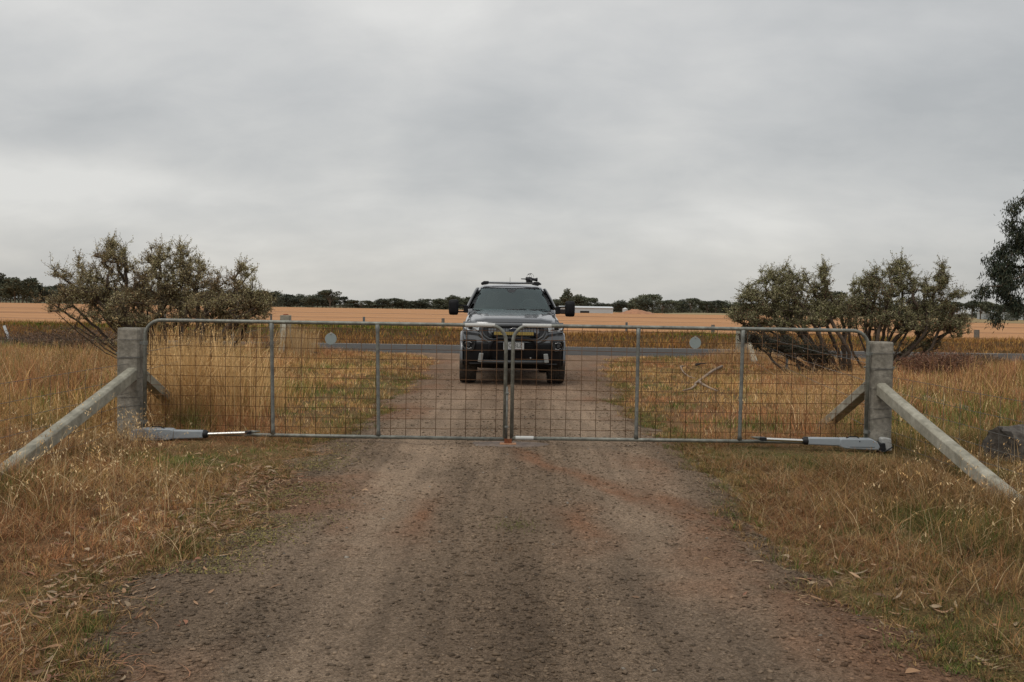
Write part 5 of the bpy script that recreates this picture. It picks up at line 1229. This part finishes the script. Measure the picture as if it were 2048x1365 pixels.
# headlights and fog lamps
for s_ in (-1, 1):
    hl = patch('headlight', [(.60, 1.115), (.84, 1.13), (.925, 1.12), (.945, 1.06), (.90, 1.00), (.62, .975), (.605, 1.03)], .018, M['dgrey'], T, .05, .006, s_)
    patch('lens', [(.625, 1.100), (.82, 1.115), (.90, 1.105), (.915, 1.06), (.87, 1.015), (.64, 1.00)], .026, M['lens'], hl, .01, .002, s_)
    m = MB(); m.lathe([(0, .012), (.032, .012), (.036, -.01)], 18, (s_ * .79, fy(.79, 1.06) - .034, 1.062), 'y'); m.build('projector', M['gloss'], hl)
    m = MB(); m.tube([(s_ * x, fy(x, z) - .036, z) for x, z in ((.66, 1.07), (.72, 1.065), (.745, 1.04), (.75, 1.02), (.84, 1.01), (.89, 1.04), (.88, 1.09))], .005, 6); m.build('light_strip', M['silver'], hl, smooth=True)
    patch('lower_strip', [(.62, .955), (.90, .985), (.93, .965), (.90, .93), (.64, .92)], .04, M['gloss'], T, .02, .003, s_)
    fg = patch('fog_surround', [(.70, .845), (.91, .845), (.945, .80), (.94, .70), (.88, .64), (.76, .625), (.71, .66), (.69, .76)], .045, M['gloss'], T, .03, .006, s_)
    m = MB(); P_ = [(.72, .82), (.89, .825), (.925, .79), (.92, .71), (.87, .66), (.77, .645), (.73, .675), (.71, .76)]; P_ = P_ + [P_[0]]; m.tube([(s_ * x, fy(x, z) - .052, z) for x, z in P_], .008, 6, cap=False); m.build('fog_trim', M['dgrey'], fg, smooth=True)
    m = MB(); c_ = (s_ * .825, fy(.825, .74) - .062, .742); m.lathe([(0, .0), (.030, .0), (.034, .02)], 20, c_, 'y'); m.build('fog_lamp', M['dgrey'], fg, smooth=True, angle=40)
    m = MB(); m.tube([(s_ * x, fy(x, z) - .056, z) for x, z in ((.76, .785), (.80, .80), (.87, .79), (.885, .75))], .006, 5); m.tube([(s_ * x, fy(x, z) - .056, z) for x, z in ((.76, .69), (.82, .675), (.87, .70))], .006, 5); m.build('fog_fin', M['silver'], fg, smooth=True)
    # tow hooks and parking sensor
    m = MB(); V = [(.545, .600), (.625, .604), (.648, .44), (.565, .435)]; m.prism([(s_ * a, b) for a, b in V], -.045, .03); m.build('recovery_bracket', mat('grey_bracket', (.25, .26, .25), .55, .3, var=.1), T, bevel=.012)
    m = MB(); m.lathe([(0, 0), (.014, 0), (.016, .01)], 14, (s_ * .31, -.035, .525), 'y'); m.build('parking_sensor', M['lens' if s_ > 0 else 'gloss'], T)
# nudge bar
m = MB(); pts = [(-.44, .05, .46), (-.44, -.03, .60), (-.425, -.06, .74), (-.36, -.075, .84), (-.27, -.08, .872), (0, -.08, .876), (.27, -.08, .872), (.36, -.075, .84), (.425, -.06, .74), (.44, -.03, .60), (.44, .05, .46)]
m.tube(pts, .034, 12); m.build('nudge_bar', M['satin'], T, smooth=True)
m = MB(); m.tube([(-.60, .02, .455), (-.50, -.04, .45), (0, -.055, .448), (.50, -.04, .45), (.60, .02, .455)], .035, 12); m.build('cross_tube', M['dgrey'], T, smooth=True)
# number plate
m = MB(); m.box((0, -.095, .738), (.372, .008, .134)); plt = m.build('number_plate', mat('plate_white', (.36, .37, .36), .5), T, bevel=.002)
m = MB(); m.box((0, -.080, .738), (.39, .018, .15)); m.build('plate_frame', M['blackplast'], plt, bevel=.003)
def text(s_, loc, size, parent, mt, name):
    c = bpy.data.curves.new(name, 'FONT'); c.body = s_; c.size = size; c.align_x = 'CENTER'; c.align_y = 'CENTER'; c.extrude = .001; c.space_character = 1.05
    o = bpy.data.objects.new('tmp', c); col.objects.link(o); bpy.context.view_layer.update()
    me = bpy.data.meshes.new_from_object(o.evaluated_get(bpy.context.evaluated_depsgraph_get())); bpy.data.objects.remove(o)
    o2 = link(name, me, None, parent); me.materials.clear(); me.materials.append(mt); o2.location = loc; o2.rotation_euler = (math.pi / 2, 0, 0); return o2
tx = text('1CJ\u00b73LZ', (.005, -.1005, .748), .105, plt, M['blackplast'], 'plate_number'); tx.scale = (.80, 1.0, 1)
m = MB(); m.box((0, -.1, .683), (.30, .001, .010)); m.build('plate_caption', mat('plate_blue', (.12, .14, .2), .6), plt)
# mirrors
for s_ in (-1, 1):
    mr = bpy.data.objects.new('x', None)
    m = MB(); cx_, cz_ = s_ * 1.145, 1.425; w_, h_ = .095, .155; n_ = 20; rg = []
    for (yy, sc_) in ((1.40, .55), (1.42, .88), (1.46, 1.0), (1.56, 1.0), (1.60, .96)):
        rg.append([(cx_ + w_ * sc_ * math.copysign(abs(math.cos(a)) ** .38, math.cos(a)), yy, cz_ + h_ * sc_ * math.copysign(abs(math.sin(a)) ** .38, math.sin(a))) for a in np.linspace(0, 2 * math.pi, n_, endpoint=False)])
    V = [p for r_ in rg for p in r_]; Fc = [(i * n_ + j, i * n_ + (j + 1) % n_, (i + 1) * n_ + (j + 1) % n_, (i + 1) * n_ + j) for i in range(4) for j in range(n_)] + [tuple(range(n_)), tuple(range(4 * n_, 5 * n_))]
    m.add(V, Fc); mr = m.build('mirror', M['satin'], T, smooth=True, angle=50)
    m = MB(); m.tube([(s_ * 1.10, 1.50, 1.465), (s_ * .93, 1.50, 1.455)], .014, 8); m.tube([(s_ * 1.10, 1.50, 1.335), (s_ * .90, 1.50, 1.34)], .014, 8); m.build('mirror_arm', M['satin'], mr, smooth=True)
    m = MB(); m.prism([(s_ * .855, 1.315), (s_ * .95, 1.32), (s_ * .955, 1.46), (s_ * .93, 1.475), (s_ * .86, 1.46)], 1.45, 1.56); m.build('mirror_mount', M['satin'], mr, bevel=.015)
    m = MB(); m.add([(cx_ - .082, 1.606, cz_ - .135), (cx_ + .082, 1.606, cz_ - .135), (cx_ + .082, 1.606, cz_ + .135), (cx_ - .082, 1.606, cz_ + .135)], [(0, 1, 2, 3)]); m.build('mirror_glass', M['chrome'], mr)
# wheels
def tyre_mesh():
    n = 96; W_ = .285; prof = [(.235, -.11), (.30, -.150), (.355, -.158), (.385, -.154), (.398, -.130), (.404, -.085), (.405, -.045), (.405, 0), (.405, .045), (.404, .085), (.398, .130), (.385, .154), (.355, .158), (.30, .150), (.235, .11)]
    P_ = []
    for i in range(len(prof) - 1):
        a, b = prof[i], prof[i + 1]; k = 3 if 3 <= i <= 10 else 1
        for j in range(k): t = j / k; P_.append((a[0] + (b[0] - a[0]) * t, a[1] + (b[1] - a[1]) * t))
    P_.append(prof[-1]); V = []; mcount = len(P_)
    for k in range(n):
        a = 2 * math.pi * k / n
        for j, (r_, h_) in enumerate(P_):
            g_ = 0
            if abs(h_) < .137 and r_ > .38:
                lane = int((h_ + .14) / .047); g_ = .010 if ((k + lane * 2) % 4 == 0) else 0
                if abs(((h_ + .14) / .047) % 1 - .5) > .40 and abs(h_) < .12: g_ = .010
            rr2 = r_ - g_; V.append((h_, rr2 * math.cos(a), rr2 * math.sin(a)))
    Fc = [(k * mcount + j, k * mcount + j + 1, ((k + 1) % n) * mcount + j + 1, ((k + 1) % n) * mcount + j) for k in range(n) for j in range(mcount - 1)]
    m_ = MB(); m_.add(V, Fc); return m_
first = None
for ax in (AX, AX2):
    for s_ in (-1, 1):
        if first is None:
            ty = tyre_mesh().build('wheel', M['rubber'], T, smooth=True, angle=30); first = ty
            m = MB(); m.lathe([(0, .09), (.05, .095), (.06, .07), (.20, .06), (.235, .10), (.24, -.1), (.0, -.1)], 32, (0, 0, 0), 'x'); rim = m.build('rim', M['satin'], ty, smooth=True, angle=40)
        else:
            ty = first.copy(); col.objects.link(ty); ty.parent = T; r2_ = first.children[0].copy(); col.objects.link(r2_); r2_.parent = ty
        ty.location = (s_ * .835, ax, WR - .003); ty.rotation_euler = (0, 0, 0 if s_ > 0 else math.pi)
    # flares
    for s_ in (-1, 1):
        m = MB(); V = []; angs = np.linspace(math.radians(-8), math.radians(188), 25)
        prof = [(.475, .915), (.492, .985), (.530, .985), (.565, .935)]
        for a in angs:
            for r_, x in prof: V.append((s_ * x, ax + r_ * math.cos(a), .43 + r_ * math.sin(a)))
        m.add(V, [(i * 4 + j, i * 4 + j + 1, (i + 1) * 4 + j + 1, (i + 1) * 4 + j) for i in range(24) for j in range(3)]); o = m.build('wheel_arch', M['satin'] if ax > 2 else M['paint'], T, smooth=True); so = o.modifiers.new('s', 'SOLIDIFY'); so.thickness = .012
        m = MB(); V = []
        for a in angs:
            for x in (.60, .92): V.append((s_ * x, ax + .50 * math.cos(a), .43 + .50 * math.sin(a)))
        m.add(V, [(i * 2, i * 2 + 1, i * 2 + 3, i * 2 + 2) for i in range(24)]); m.build('arch_liner', M['blackplast'], T, smooth=True)
# device on the roof
dr = thing('roof_camera_rig', 'small black camera rig with thin wire hoops mounted on the truck roof bar', 'camera rig', (0.335, 20.44, 1.962), math.radians(1.6))
m = MB(); m.ell((0, 0, .055), (.085, .06, .050)); m.box((0, 0, .020), (.13, .09, .04)); m.box((-.05, 0, .085), (.05, .06, .03)); m.build('housing', M['blackplast'], dr, bevel=.008)
m = MB(); m.tube([(.07, 0, .055), (.12, 0, .05), (.15, 0, .05), (.17, 0, .05)], [.03, .03, .042, .038], 14); m.build('lens_barrel', M['blackplast'], dr, smooth=True, angle=40)
m = MB(); m.tube([(-.07, 0, .06), (-.17, 0, .062)], [.012, .009], 8); m.build('arm', M['blackplast'], dr, smooth=True)
for x0_, x1_ in ((-.05, .045), (.0, .09)):
    m = MB(); m.tube([(x0_ + (x1_ - x0_) * (.5 - .5 * math.cos(a)), .01, .095 + .075 * math.sin(a)) for a in np.linspace(0, math.pi, 12)], .0032, 5); m.build('wire_hoop', M['blackplast'], dr)
m = MB(); m.tube([(-.03, 0, .15), (.02, .01, .172), (.05, .0, .17)], .007, 6); m.build('blade', M['blackplast'], dr)
m = MB(); m.lathe([(.012, 0), (.016, 0), (.016, .004)], 14, (.03, -.064, .05), 'y'); m.build('ring', M['silver'], dr)
